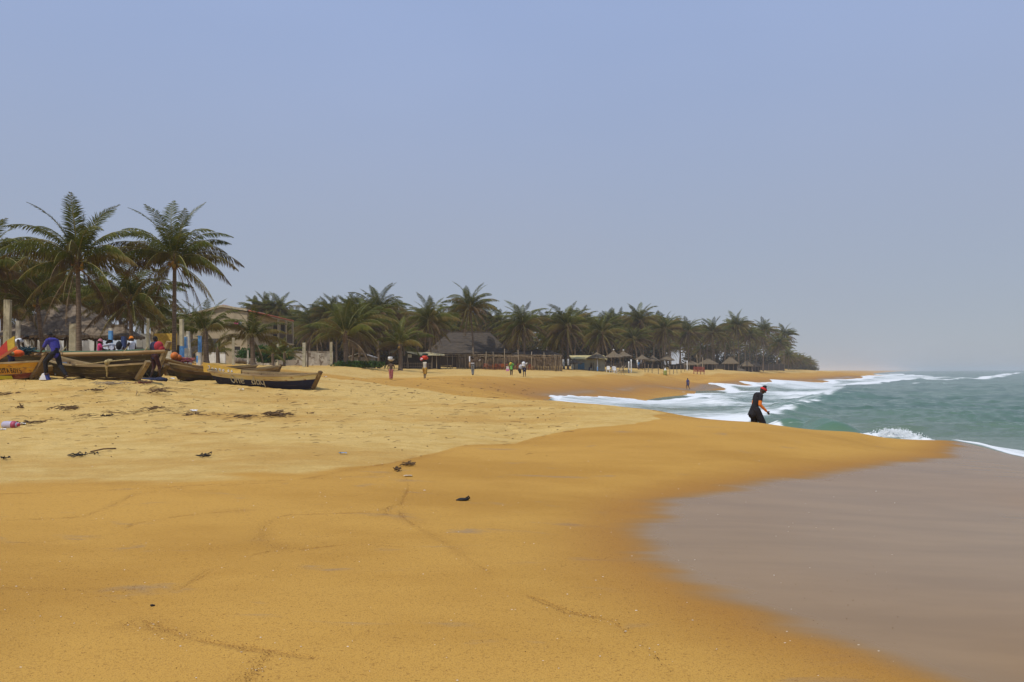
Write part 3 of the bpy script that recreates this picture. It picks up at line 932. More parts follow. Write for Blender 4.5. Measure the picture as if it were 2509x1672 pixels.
palm(1870, 1873, 812, 236, 'third palm from the right end of the grove', 'grove', scale=1.1, wind=.4, seed=60)
palm(1905, 1908, 842, 256, 'low crowned palm second from the right end of the grove', 'grove', scale=1.0, wind=.3, seed=61)
palm(1921, 1922, 822, 264, 'last tall palm at the right end of the grove with one frond reaching out', 'grove', scale=1.08, wind=.0, seed=62)
# --- ranks behind, shared labels: nothing tells them apart
bg = random.Random(77)
GROVE = 'palms in the ranks behind the front row'
def rank(n, x0, x1, yf, Yf, lab, sc=1.05, wind=.8, parts=False):
    for k in range(n):
        px = x0 + (x1 - x0) * (k + bg.uniform(.15, .85)) / n
        t = (px - x0) / (x1 - x0)
        palm(px, px + bg.uniform(-6, 6), yf(px) + bg.uniform(-14, 16), Yf(px) * bg.uniform(.95, 1.1), lab, 'grove', GROVE, sc * bg.uniform(.9, 1.12), wind, parts=parts, seed=bg.randrange(10 ** 6))
frontY = lambda x: np.interp(x, [700, 1000, 1400, 1600, 1800, 1940], [112, 125, 140, 165, 215, 275])
topc = lambda x: np.interp(x, [690, 760, 850, 950, 1050, 1150, 1250, 1350, 1500, 1700, 1850, 1940], [812, 800, 775, 790, 800, 795, 815, 805, 806, 818, 826, 858])
LAB1 = 'coconut palm crowded into the dark ranks behind the front row of the grove'
rank(24, 712, 1310, topc, lambda x: frontY(x) * 1.18, LAB1, wind=.3)
rank(26, 1330, 1930, topc, lambda x: frontY(x) * 1.16, LAB1)
rank(16, 715, 1305, lambda x: topc(x) + 14, lambda x: frontY(x) * 1.42, LAB1, 1.15, .3)
rank(22, 1335, 1935, lambda x: topc(x) + 12, lambda x: frontY(x) * 1.36, LAB1, 1.15)
rank(23, 720, 1308, lambda x: topc(x) + 45, lambda x: frontY(x) * 1.3, LAB1, .95, .2)
rank(26, 1340, 1935, lambda x: topc(x) + 38, lambda x: frontY(x) * 1.28, LAB1, .95)
LAB2 = 'coconut palm far behind the house, only its top above the roof'
for px, py in ((628, 768), (652, 766), (688, 765), (668, 772)):
    palm(px, px, py, 150, LAB2, 'grove', 'palm tops above the house roof', 1.05, .2, parts=False, seed=bg.randrange(10 ** 6))
LAB3 = 'dusty stunted palm on the bare spit at the far right end of the trees'
for px, py, Y in ((1938, 880, 300), (1946, 884, 310), (1953, 880, 315), (1962, 886, 330), (1970, 886, 335), (1977, 890, 345), (1932, 872, 292), (1985, 893, 350)):
    palm(px, px, py, Y, LAB3, 'young', 'stunted palms on the spit', .95, .5, parts=False, seed=bg.randrange(10 ** 6))
LAB4 = 'palm in the dim clump behind the boats at the left edge'
for px, py, Y in ((-10, 735, 66), (60, 720, 70), (110, 700, 74), (150, 735, 78), (5, 760, 62), (215, 745, 82), (350, 775, 86)):
    palm(px, px, py, Y, LAB4, 'full', 'palms behind the boats', .95, 0, parts=True, seed=bg.randrange(10 ** 6))

# --- dark scrub and fallen leaves under the grove, low bushes
def scatter_leaves(name, spots, n, size, mat, seed, kind='stuff', label=None, cat=None):
    """small leaf faces spread through uneven mounds (x, y, z, rx, ry, rz)"""
    rg = np.random.default_rng(seed)
    V, F = [], []
    per = n // len(spots)
    for (x, y, z, rx, ry, rz_) in spots:
        c = np.clip(rg.normal(0, .42, (per, 3)), -.95, .95)
        c[:, 2] = np.abs(c[:, 2])
        p = c * np.array([rx, ry, rz_]) + np.array([x, y, z])
        d = rg.normal(0, 1, (per, 3)); d /= np.linalg.norm(d, axis=1)[:, None]
        e = np.cross(d, rg.normal(0, 1, (per, 3))); e /= np.linalg.norm(e, axis=1)[:, None]
        s = size * rg.uniform(.6, 1.4, (per, 1))
        b0 = len(V)
        tri = np.stack([p - d * s, p + d * s * .3 + e * s * .35, p + d * s, p + d * s * .3 - e * s * .35], 1).reshape(-1, 3)
        V += tri.tolist()
        F += [(b0 + 4 * i, b0 + 4 * i + 1, b0 + 4 * i + 2, b0 + 4 * i + 3) for i in range(per)]
    me = bpy.data.meshes.new(name); me.from_pydata(V, [], F); me.materials.append(mat); me.update()
    o = bpy.data.objects.new(name, me); col.objects.link(o)
    return tag(o, label, cat, kind=kind)
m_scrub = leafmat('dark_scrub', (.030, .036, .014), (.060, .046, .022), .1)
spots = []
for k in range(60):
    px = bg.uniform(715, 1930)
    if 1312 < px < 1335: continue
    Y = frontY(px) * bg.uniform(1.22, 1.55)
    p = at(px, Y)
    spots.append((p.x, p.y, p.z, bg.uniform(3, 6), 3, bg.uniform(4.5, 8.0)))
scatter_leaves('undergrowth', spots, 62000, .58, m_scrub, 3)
m_bush = leafmat('spit_scrub_hazed', (.115, .120, .060), (.15, .135, .075), .1)  # paled green: the distance haze is put into the leaf colour
spots = []
for px in range(1930, 1992, 5):
    p = at(px + bg.uniform(-3, 3), 320 + (px - 1930) * .6)
    spots.append((p.x, p.y, p.z, 3.4, 2, np.interp(px, [1930, 1990], [4.6, 2.0])))
scatter_leaves('spit_vegetation', spots, 6000, .40, m_bush, 4)
p = at(868, 84)
scatter_leaves('creeper_bush', [(p.x + d, p.y, p.z, 1.3, .7, .62) for d in (-1.1, -.4, .3, 1.1, 1.9)], 4200, .13, leafmat('creeper', (.075, .155, .020), (.05, .11, .016), .3), 6, kind='thing', label='low bright green creeper bush at the end of the weathered wall', cat='bush')
p = at(640, 80)
scatter_leaves('leafy_shrub', [(p.x + d, p.y, p.z + h * .7, 1.0, .8, .9) for d, h in ((-1.4, 1.2), (-.2, 1.6), (1.2, 1.4), (2.2, .9), (.5, .5))], 4200, .16, leafmat('shrub_green', (.045, .105, .022), (.03, .07, .018), .25), 7, kind='thing', label='dark leafy shrub growing against the house under the balcony', cat='shrub')
# ================================================================== BUILDINGS, WALLS, POSTS
m_thatch = nmat('thatch', (.215, .170, .122), (.130, .098, .068), scale=3.2, stretch=(1, 1, .35), c3=(.25, .20, .14), scale3=7, lo3=.6, hi3=.75, bump=.8, bscale=22, rough=.95)
m_thatch2 = nmat('thatch_shaded', (.088, .070, .052), (.050, .040, .030), scale=4, stretch=(.4, .4, 4), bump=.8, bscale=16, rough=.95)  # hall thatch: the shade of the palms is darkened into its tones
m_straw = nmat('parasol_straw', (.19, .145, .088), (.105, .080, .050), scale=5, stretch=(2, 2, .4), bump=.7, bscale=20, rough=.95)
m_wood = nmat('grey_wood', (.22, .17, .12), (.12, .09, .062), scale=4, stretch=(1, 1, .3), bump=.5, bscale=14, rough=.9)
m_pole = nmat('pale_pole', (.36, .285, .185), (.22, .17, .11), scale=4, stretch=(1, 1, .3), bump=.4, bscale=12, rough=.9)
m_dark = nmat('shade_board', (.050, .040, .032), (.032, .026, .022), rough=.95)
m_conc = nmat('post_concrete', (.46, .41, .28), (.33, .30, .20), scale=3, c3=(.20, .18, .13), scale3=2.2, lo3=.62, hi3=.72, bump=.5, bscale=10, rough=.9)
m_concw = nmat('post_whitewash', (.60, .57, .48), (.42, .39, .31), scale=3.5, c3=(.26, .24, .18), scale3=3, lo3=.58, hi3=.68, bump=.4, bscale=12, rough=.9)
m_blue = nmat('post_blue', (.075, .235, .54), (.12, .33, .62), scale=3, c3=(.55, .56, .52), scale3=3.5, lo3=.60, hi3=.66, rough=.75)
m_white = nmat('white_render', (.70, .69, .65), (.58, .57, .52), scale=1.5, c3=(.40, .38, .33), scale3=1.1, lo3=.66, hi3=.8, rough=.9)
m_peel = nmat('peeling_wall', (.72, .68, .58), (.56, .51, .42), scale=1.3, lo=.42, hi=.56, c3=(.235, .185, .135), scale3=1.8, lo3=.52, hi3=.60, bump=.4, bscale=8, rough=.92)
m_peel2 = nmat('peeling_brown', (.48, .42, .33), (.36, .30, .23), scale=1.2, c3=(.58, .54, .46), scale3=2.4, lo3=.58, hi3=.62, bump=.4, bscale=8, rough=.92)
m_house = nmat('house_plaster', (.41, .335, .22), (.31, .255, .165), scale=.8, lo=.4, hi=.62, c3=(.24, .195, .13), scale3=.6, lo3=.60, hi3=.75, rough=.92)
m_trim = nmat('house_trim', (.48, .40, .26), (.36, .30, .20), rough=.9)
m_tile = nmat('red_tile', (.42, .115, .055), (.30, .085, .045), scale=3, rough=.8)
m_hole = nmat('dark_opening', (.030, .026, .022), (.022, .020, .018), rough=.9)
m_rail = nmat('rail_wood', (.20, .155, .11), (.13, .10, .07), rough=.85)
m_reed = nmat('reed_mat', (.215, .155, .095), (.110, .078, .050), scale=3, stretch=(2.5, 2.5, .25), bump=.8, bscale=20, rough=.95)

def thatch_roof(parent, wx, wy, ridge, ze, zr, courses=9, mat=None, name='roof', fringe=.22, over=.06):
    """hipped thatch: overlapping courses with uneven lips and a ragged fringe at the eave"""
    mat = mat or m_thatch
    rg = random.Random(int(wx * 100 + zr * 10))
    b = MB()
    def ring(t, grow=0.0):
        hx, hy = wx / 2 * (1 - t) + ridge / 2 * t + grow, wy / 2 * (1 - t) + .05 * t + grow
        n = 14
        out = []
        for (x0, y0, x1, y1) in ((-hx, -hy, hx, -hy), (hx, -hy, hx, hy), (hx, hy, -hx, hy), (-hx, hy, -hx, -hy)):
            for i in range(n):
                u = i / n
                out.append((x0 + (x1 - x0) * u, y0 + (y1 - y0) * u))
        return out
    for c in range(courses):
        t0, t1 = c / courses, (c + 1) / courses
        lo, hi = ring(t0, over), ring(t1, -.01)
        z0, z1 = ze + (zr - ze) * t0, ze + (zr - ze) * t1
        k = len(lo)
        base = len(b.v)
        for i in range(k): b.v.append((lo[i][0], lo[i][1], z0 + rg.uniform(-.05, .03)))
        for i in range(k): b.v.append((hi[i][0], hi[i][1], z1 + .05))
        for i in range(k):
            j = (i + 1) % k
            b.f.append((base + i, base + j, base + k + j, base + k + i)); b.m.append(0)
    lo = ring(0, over)
    k = len(lo)
    for i in range(k):
        a, c = lo[i], lo[(i + 1) % k]
        for q in range(3):
            u0, u1 = q / 3, (q + 1) / 3
            p0 = (a[0] + (c[0] - a[0]) * u0, a[1] + (c[1] - a[1]) * u0); p1 = (a[0] + (c[0] - a[0]) * u1, a[1] + (c[1] - a[1]) * u1)
            d = rg.uniform(.4, 1.2) * fringe
            b.face([(p0[0], p0[1], ze), (p1[0], p1[1], ze), (p1[0] * .99, p1[1] * .99, ze - d * rg.uniform(.6, 1)), (p0[0] * .99, p0[1] * .99, ze - d)])
    b.box(-ridge / 2 - .25, ridge / 2 + .25, -.22, .22, zr - .10, zr + .12)
    return b.build(name, mat, parent)

def post_thing(px, pyt, Y, w, label, mats, name='concrete_post', cat='post', bands=None, lean=0.0, square=True, group=None, pyb=None):
    """a post in the sand; bands = [(from, to, material)] painted lengths as fractions of its height"""
    f = at(px, Y, -.15)
    top = P(px, pyt, Y)
    h = top.z - f.z
    root = empty(name, f, rng.uniform(-.25, .25), label, cat, group)
    bands = bands or [(0, 1, mats)]
    for i, (a, c, mt) in enumerate(bands):
        b = MB()
        z0, z1 = h * a, h * c
        if square:
            g = .0 if i == 0 else .004
            q = w / 2 + g
            l0, l1 = lean * a, lean * c
            j = [rng.uniform(-.012, .012) for _ in range(4)]
            b.hexa([(-q + l0, -q, z0), (q + l0, -q, z0), (q + l0, q, z0), (-q + l0, q, z0), (-q + l1 + j[0], -q, z1 + j[1]), (q + l1 + j[2], -q, z1 + j[3]), (q + l1, q, z1 + j[0]), (-q + l1, q, z1 + j[2])])
        else:
            K = 5
            pts = [(lean * (a + (c - a) * k / K) + rng.uniform(-.015, .015), rng.uniform(-.01, .01), z0 + (z1 - z0) * k / K) for k in range(K + 1)]
            b.tube(pts, w / 2, 9)
        b.build('shaft' if i == 0 else 'painted_band', mt, root, smooth=not square)
    return root

# --- the thatched shelter behind the boats
Yh = 60
c = at(163, Yh)
ze, zr = P(163, 822, Yh - 2.4).z, P(175, 742, Yh).z
hut = empty('thatched_shelter', (c.x, c.y, c.z), 0, 'big open sided shelter with a sagging grey thatch roof behind the boats', 'shelter')
thatch_roof(hut, 7.8, 5.0, 1.4, ze - c.z, zr - c.z, 11)
for dx in (-3.4, -1.2, 1.1, 3.3):
    for dy in (-1.9, 1.9):
        MB().tube([(dx, dy, -.2), (dx + rng.uniform(-.06, .06), dy, ze - c.z + .45)], .085, 8).build('post', m_wood, hut, smooth=True)
for dy in (-1.9, 1.9):
    MB().bar((-3.7, dy, ze - c.z + .12), (3.7, dy, ze - c.z + .12), .12, .14).build('beam', m_dark, hut)
c = at(290, 58)
zr2 = P(290, 800, 58).z; ze2 = P(290, 822, 56.6).z
hut2 = empty('small_thatched_shelter', c, 0, 'small low thatch roof joined to the right end of the big shelter', 'shelter')
thatch_roof(hut2, 2.5, 2.4, .5, ze2 - c.z, zr2 - c.z, 6)
for dx in (-.8, .9):
    MB().tube([(dx, -.8, -.2), (dx, -.8, ze2 - c.z + .25)], .07, 8).build('post', m_wood, hut2, smooth=True)

# --- white walls seen under the shelter and beside it
def wall_run(name, label, x0, x1, pyt, Y, mat, thick=.18, cat='wall', panels=None, cope=True, dY=0.0, group=None):
    a, c = at(x0, Y), at(x1, Y + dY)
    zt = P((x0 + x1) / 2, pyt, Y + dY / 2).z
    zb = min(a.z, c.z) - .3
    d = Vector((c.x - a.x, c.y - a.y, 0)); L = d.length
    root = empty(name, (a.x, a.y, zb), math.atan2(d.y, d.x), label, cat, group)
    n = panels or 1
    for k in range(n):
        mt = mat[k % len(mat)] if isinstance(mat, list) else mat
        MB().box(L * k / n + .012, L * (k + 1) / n - .012, -thick / 2, thick / 2, 0, zt - zb + rng.uniform(-.02, .02)).build('wall_panel', mt, root)
    if cope:
        b = MB()
        u = 0.0
        while u < L:
            w = min(rng.uniform(.5, 1.3), L - u)
            b.box(u, u + w - .01, -thick / 2 - .02, thick / 2 + .02, zt - zb - .02, zt - zb + rng.uniform(.03, .07))
            u += w
        b.build('coping', mat[0] if isinstance(mat, list) else mat, root)
    return root
wall_run('garden_wall', 'bright white wall seen under the big thatched shelter', 38, 236, 829, 66, m_white, panels=5)
wall_run('garden_wall', 'grey wall panel with a ragged top right of the shelter, behind the white vest', 334, 366, 820, 63, nmat('grey_wall', (.46, .44, .38), (.36, .34, .29), scale=1.6, rough=.9), panels=2)
wall_run('garden_wall', 'low pale wall left of the slim tall palm, behind the yellow board', 386, 424, 858, 66, m_concw, panels=2)
wall_run('garden_wall', 'low white wall stub between the young palms', 502, 552, 866, 70, m_white, panels=2)
wall_run('perimeter_wall', 'long weathered wall with peeling white paint in front of the house', 572, 815, 861, 82, [m_peel2, m_peel, m_peel2, m_peel, m_peel], panels=5, dY=6)
b = MB().box(-1.4, 1.4, -.05, .05, 0, 1.25)
o = b.build('patched_board', nmat('tin_board', (.10, .085, .07), (.05, .045, .04), rough=.8), loc=at(500, 72) + Vector((0, 0, .9)))
tag(o, 'dark sagging cloth screen hung over the white wall stub', 'screen')
c = P(405, 838, 60)
o = MB().box(-.85, .85, -.04, .04, -.62, .62).build('yellow_board', nmat('yellow_paint', (.62, .40, .06), (.52, .33, .05), rough=.6), loc=c)
tag(o, 'yellow painted board standing behind the slim tall palm', 'board')
o = MB().box(-.28, .28, -.04, .04, -1.3, .45).build('blue_board', nmat('violet_paint', (.10, .09, .34), (.08, .07, .27), rough=.6), loc=P(411, 838, 39))
# it hangs on the prow of the big boat
bpy.data.objects.remove(o)

# --- posts along the shore side
post_thing(16, 735, 49, .33, 'tall square concrete post at the left edge with a rope end', m_conc)
post_thing(42, 786, 50, .19, 'white post left of the bending man', m_concw)
post_thing(178, 794, 47, .36, 'thick yellowish concrete post in front of the shelter, beside the palm trunk', m_conc)
post_thing(270, 804, 52, .20, 'weathered post with blue paint near the shelter eave', m_conc, bands=[(0, 1, m_concw), (.45, .93, m_blue)])
post_thing(302, 825, 54, .24, 'dark blue post under the small thatch roof', nmat('navy_post', (.03, .055, .16), (.02, .04, .11), rough=.7))
post_thing(361, 781, 50, .15, 'tall cream post right of the orange cap', m_conc)
post_thing(376, 806, 60, .10, 'thin pole behind the man with the red bag', m_pole, square=False, name='thin_pole', cat='pole')
post_thing(397, 812, 62, .08, 'thin pale pole left of the slim tall palm', m_pole, square=False, name='thin_pole', cat='pole')
post_thing(446, 782, 47, .18, 'tall post with cream top and bright blue lower half', m_conc, bands=[(0, 1, m_conc), (0.02, .47, m_blue)], lean=-.06)
post_thing(455, 824, 50, .18, 'leaning white post with worn blue streaks', m_concw, lean=-.05, bands=[(0, 1, m_concw), (.62, .97, m_blue)])
post_thing(466, 812, 51, .17, 'leaning whitewashed post without blue', m_concw, lean=-.18)
post_thing(489, 823, 52, .17, 'post painted bright blue down to its middle', m_concw, bands=[(0, 1, m_concw), (.48, 1.0, m_blue)])
post_thing(485, 863, 53, .15, 'short white stump banded blue beside the bright blue post', m_concw, bands=[(0, 1, m_concw), (.3, .75, m_blue)])
post_thing(571, 828, 60, .17, 'slim cream post standing in front of the house', m_conc)
post_thing(607, 859, 66, .12, 'short post in front of the weathered wall, left of the bright young palm', m_concw)
post_thing(680, 843, 84, .22, 'post in the wall between the two knee high palms', m_conc)
post_thing(745, 840, 81, .30, 'thick cream post at a joint of the weathered wall', m_conc)
post_thing(754, 856, 81.4, .13, 'thin brown post leaning on the thick cream post', m_wood)
post_thing(811, 838, 84, .27, 'end post of the weathered wall, left of the big spreading palm', m_conc)

# --- the house: gable end towards the beach, long side running back on its right
Yg = 90
def HP(px, py): return P(px, py, Yg)
gz_h = at(540, Yg).z
O = Vector((HP(540, 880).x, Yg, gz_h - .3))
house = empty('house', O, 0, 'unfinished two storey house of stained beige plaster with a red tiled roof edge', 'house')
rel = lambda px, py, dy=0.0: (HP(px, py).x - O.x, dy, HP(px, py).z - O.z)
F_ = [rel(369, 800), rel(543, 753), rel(606, 765)]
depth = 15.6
fr_ = [(F_[0][0], 0, 0)] + F_ + [(F_[-1][0], 0, 0)]
b = MB()
k = len(fr_)
b.face(fr_[::-1])
bk = [(x, depth, z) for x, y, z in fr_]
b.face(bk)
for i in range(k):
    j = (i + 1) % k
    b.face([fr_[i], fr_[j], bk[j], bk[i]])
b.build('wall', m_house, house)
def slope_slab(a, c, name, mat, y0, y1, th, up=0.0):
    return MB().hexa([(a[0], y0, a[2] + up), (c[0], y0, c[2] + up), (c[0], y1, c[2] + up), (a[0], y1, a[2] + up), (a[0], y0, a[2] + th + up), (c[0], y0, c[2] + th + up), (c[0], y1, c[2] + th + up), (a[0], y1, a[2] + th + up)]).build(name, mat, house)
xs_, zs_ = F_[2][0], F_[2][2]                  # the long side wall and its eave
slope_slab(rel(362, 802), F_[1], 'parapet', m_trim, -.25, depth + .2, .22, .004)
slope_slab((F_[1][0] + .004, 0, F_[1][2]), (xs_ + .02, 0, zs_ + .1), 'parapet', m_trim, -.25, 6.5, .24, .006)
roof = slope_slab((F_[1][0] + .01, 0, F_[1][2] - .02), (xs_ + .75, 0, zs_ - .22), 'roof', m_trim, 6.6, depth + .4, .16, .012)
MB().box(xs_ + .02, xs_ + .10, 0.2, depth + .3, zs_ - .55, zs_ - .14).build('fascia', m_trim, house)
nt_ = 34
tme = None
slope = math.atan2(zs_ - .22 - F_[1][2], xs_ + .75 - F_[1][0])
lr = math.hypot(xs_ + .75 - F_[1][0], zs_ - .22 - F_[1][2]) + .12
w = (depth + .4) / nt_
bb = MB()
pts = [(-w * .55 + w * 1.1 * q / 6, .13 * math.sin(math.pi * q / 6)) for q in range(7)]
for q in range(6):
    (y0, z0), (y1, z1) = pts[q], pts[q + 1]
    bb.face([(0, y0, z0), (lr, y0, z0), (lr, y1, z1), (0, y1, z1)])
    bb.face([(lr, y0, z0), (lr, y0, z0 - .06), (lr, y1, z1 - .06), (lr, y1, z1)])
tme = bb.mesh('tile', m_tile)
for i in range(nt_):
    inst('tile', tme, roof, (F_[1][0], .1 + w * (i + .5), F_[1][2] + .19), (0, -slope, 0))
xw = xs_ + O.x                                  # world x of the side wall
def side_Y(px): return -xw * FPX / (CX - px)
def SW(px, py):
    Y = side_Y(px); q = P(px, py, Y)
    return (xs_ + .006, Y - O.y, q.z - O.z)
def arch_open(px0, px1, pyt, pyb, name='arched_window'):
    a, c = SW(px0, pyb), SW(px1, pyb)
    zt = SW((px0 + px1) / 2, pyt)[2]; zb = (a[2] + c[2]) / 2
    yc, wd = (a[1] + c[1]) / 2, (c[1] - a[1]) / 2
    hh = min(wd, zt - zb)
    pts = [(xs_ + .006, yc - wd, zb), (xs_ + .006, yc + wd, zb)] + [(xs_ + .006, yc + wd * math.cos(math.pi * q / 8), zt - hh + hh * math.sin(math.pi * q / 8)) for q in range(9)]
    bb = MB(); bb.face(pts)
    o = bb.build(name, m_hole, house)
    fr = MB()
    ring = pts[1:] + [pts[0]]
    for q in range(len(ring) - 1): fr.bar(ring[q], ring[q + 1], .12, .10, up=(1, 0, 0))
    fr.build('frame', m_trim, o)
arch_open(638, 652, 792, 815); arch_open(667, 681, 783, 836); arch_open(686, 698, 784, 836)
# balcony along the rear half of the long side
a, c = SW(662, 838), SW(701, 839)
zf = a[2]
MB().box(xs_ + .008, xs_ + 1.05, a[1], depth - .1, zf - .2, zf).build('balcony_floor', m_trim, house)
for yq in (a[1] + .15, (a[1] + depth) / 2, depth - .3):
    MB().box(xs_ + .80, xs_ + 1.0, yq - .1, yq + .1, zf + .002, zs_ - .25).build('balcony_column', m_trim, house)
hr = 1.1
rail = MB().box(xs_ + .86, xs_ + .94, a[1] + .28, depth - .42, zf + hr, zf + hr + .08).build('railing', m_rail, house)
bal = MB().box(-.03, .03, -.03, .03, 0, hr).mesh('baluster', m_rail)
nb = 26
for i in range(nb):
    inst('baluster', bal, rail, (xs_ + .90, a[1] + .3 + (depth - a[1] - .75) * i / (nb - 1), zf + .002))
MB().box(xs_ + .01, xs_ + .9, a[1] + .02, a[1] + .08, zf + .9, zf + hr).build('railing', m_rail, house)
for px, py, w, h in ((571, 785, 7, 3.2), (552, 786, 5, 2.5)):
    xq, _, zq = rel(px, py)
    MB().box(xq - w * .023, xq + w * .023, -.012, .05, zq - h * .023, zq + h * .023).build('vent', m_hole, house)
for px, w, h in ((436, 20, 30), (470, 16, 30), (580, 16, 26)):
    xq = rel(px, 860)[0]
    o = MB().box(xq - w * .023, xq + w * .023, -.02, .06, 1.0, 1.0 + h * .046).build('window', m_hole, house)
    MB().box(xq - w * .023 - .1, xq + w * .023 + .1, -.07, .0, .88, .996).build('sill', m_trim, o)
# laundry on a line
def cloth(px, py, Y, w, h, mat, label, seed):
    rg = random.Random(seed)
    b = MB(); n, mrow = 7, 6
    for i in range(mrow + 1):
        for j in range(n + 1):
            t = i / mrow
            b.v.append(((j / n - .5) * w * (1 - .1 * t) + rg.uniform(-.01, .01), .05 * math.sin(j * 1.7 + seed) * (.4 + t) + rg.uniform(-.01, .01), -h * t + .03 * math.sin(j * 2.1 + seed)))
    for i in range(mrow):
        for j in range(n):
            q = i * (n + 1) + j
            b.f.append((q, q + 1, q + n + 2, q + n + 1)); b.m.append(0)
    o = b.build('laundry', mat, loc=P(px, py, Y), smooth=True)
    return tag(o, label, 'laundry')
cloth(579, 786, 89.8, .55, .62, nmat('pink_cloth', (.72, .12, .28), (.60, .08, .22), rough=.8), 'bright pink cloth drying high on the house wall', 1)
cloth(588, 787, 89.7, .35, .55, nmat('grey_cloth', (.30, .34, .36), (.20, .23, .25), rough=.8), 'grey cloth drying beside the pink one on the house wall', 2)
# log lying in front of the wall
c0, c1 = at(578, 69) + Vector((0, 0, .25)), at(628, 70) + Vector((0, 0, .02))
lg = MB().tube([c0, c0.lerp(c1, .3) + Vector((0, 0, .08)), c0.lerp(c1, .7), c1], [.25, .24, .17, .10], 10).build('driftwood_log', m_wood, smooth=True)
tag(lg, 'thick brown log lying on the sand in front of the weathered wall', 'log')

# --- low shed and wire fence left of the woman with the bowl
Ys = 100
c = at(880, Ys)
zt, zs = P(880, 866, Ys).z - c.z, P(880, 876, Ys).z - c.z
shed = empty('low_shed', c, 0, 'low shed with a pale grey gabled roof behind the green creeper', 'shed')
MB().box(-1.3, 1.5, 0, 3, -.2, zs).build('wall', nmat('shed_wall', (.30, .28, .25), (.22, .20, .18), rough=.9), shed)
m_tin = nmat('tin_roof', (.40, .38, .35), (.30, .285, .26), scale=3, rough=.7)
MB().hexa([(-1.55, -.3, zs - .05), (.1, -.3, zt), (.1, 3.3, zt), (-1.55, 3.3, zs - .05), (-1.55, -.3, zs + .03), (.1, -.3, zt + .08), (.1, 3.3, zt + .08), (-1.55, 3.3, zs + .03)]).build('roof', m_tin, shed)
MB().hexa([(.105, -.3, zt), (1.75, -.3, zs - .05), (1.75, 3.3, zs - .05), (.105, 3.3, zt), (.105, -.3, zt + .08), (1.75, -.3, zs + .03), (1.75, 3.3, zs + .03), (.105, 3.3, zt + .08)]).build('roof', m_tin, shed)
def rail_fence(x0, x1, Y, h, label, mat, step=.28, name='picket_fence'):
    a, c = at(x0, Y), at(x1, Y)
    root = empty(name, a, 0, label, 'fence')
    L = c.x - a.x
    pk = MB().box(-.03, .03, -.015, .015, -.1, h).mesh('picket', mat)
    n = int(L / step)
    for i in range(n + 1):
        x = L * i / n
        inst('picket', pk, root, (x, 0, gz(a.x + x, Y) - a.z + rng.uniform(-.05, .05)))
    for q in (.35, .8):
        MB().bar((0, .03, h * q), (L, .03, c.z - a.z + h * q), .04, .06).build('rail', mat, root)
    return root
rail_fence(886, 930, 97, .95, 'low wire and picket fence between the creeper bush and the woman with the bowl', m_wood)
rail_fence(985, 1056, 110, .9, 'grey picket fence in the shade behind the person with the red load', m_rail)

# --- long thatched hall
Yt = 128
c = at(1150, Yt)
zr, ze = P(1140, 817, Yt + 3).z - c.z, P(1140, 866, Yt - 3).z - c.z
hall = empty('thatched_hall', c, 0, 'long hall with a steep ribbed grey thatch roof behind the pole shelter', 'hall')
thatch_roof(hall, 13.0, 8.5, 6.2, ze, zr, 20, m_thatch2, over=.09)
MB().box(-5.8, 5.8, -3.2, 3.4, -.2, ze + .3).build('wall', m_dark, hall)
c = at(1312, 128)
sh = empty('thatched_lean_to', c, 0, 'flat dark thatch lean-to behind the right part of the pole shelter', 'shelter')
thatch_roof(sh, 8.6, 4, 5, P(1312, 872, 127).z - c.z, P(1312, 861, 128).z - c.z, 4, nmat('black_thatch', (.060, .048, .038), (.035, .028, .024), scale=4, bump=.7, bscale=14, rough=.95))
for dx in (-3.6, 0, 3.6):
    MB().tube([(dx, 0, -.2), (dx, 0, P(1312, 866, 128).z - c.z)], .09, 7).build('post', m_wood, sh)

# --- pole shelter along the front of the hall
Yp = 117
pl0 = at(1060, Yp)
pole_sh = empty('pole_shelter', pl0, 0, 'long open shelter of thin poles with a straw strip roof and a reed mat wall', 'shelter')
def PS(px, py, Y=Yp):
    q = P(px, py, Y); return Vector((q.x - pl0.x, q.y - pl0.y, q.z - pl0.z))
def PG(px, Y=Yp):
    q = at(px, Y, -.15); return q - pl0
tops = [(1072, 853), (1096, 868), (1108, 868), (1126, 870), (1140, 868), (1161, 852), (1191, 862), (1209, 862), (1237, 855), (1271, 858), (1303, 862), (1334, 864), (1362, 868), (1375, 872)]
for i, (px, py) in enumerate(tops):
    Yq = Yp + (0 if i % 2 == 0 else .4)
    f = PG(px, Yq); t = PS(px + rng.uniform(-3, 1), py, Yq)
    MB().tube([f, f.lerp(t, .5) + Vector((rng.uniform(-.04, .04), 0, 0)), t], [.055, .05, .04], 7).build('pole', m_pole, pole_sh, smooth=True)
for (a, q, dy) in (((1052, 869), (1378, 872), 0), ((1080, 873), (1366, 875), 1.4)):
    p0, p1 = PS(*a), PS(*q)
    pts = [p0.lerp(p1, k / 10) + Vector((0, dy, rng.uniform(-.06, .06))) for k in range(11)]
    MB().tube(pts, .05, 6).build('rafter', m_pole, pole_sh, smooth=True)
p0, p1 = PS(1085, 870), PS(1374, 872)
st = MB()
for k in range(420):
    u = rng.random()
    c = p0.lerp(p1, u) + Vector((0, rng.uniform(-.2, 2.0), rng.uniform(.0, .14)))
    d = Vector((rng.uniform(-1, 1), rng.uniform(-.5, .5), rng.uniform(-.18, .12)))
    st.bar(c - d * .45, c + d * .45, .07, .02)
o = st.build('straw_roof', m_straw, pole_sh); tag(o, kind='stuff')
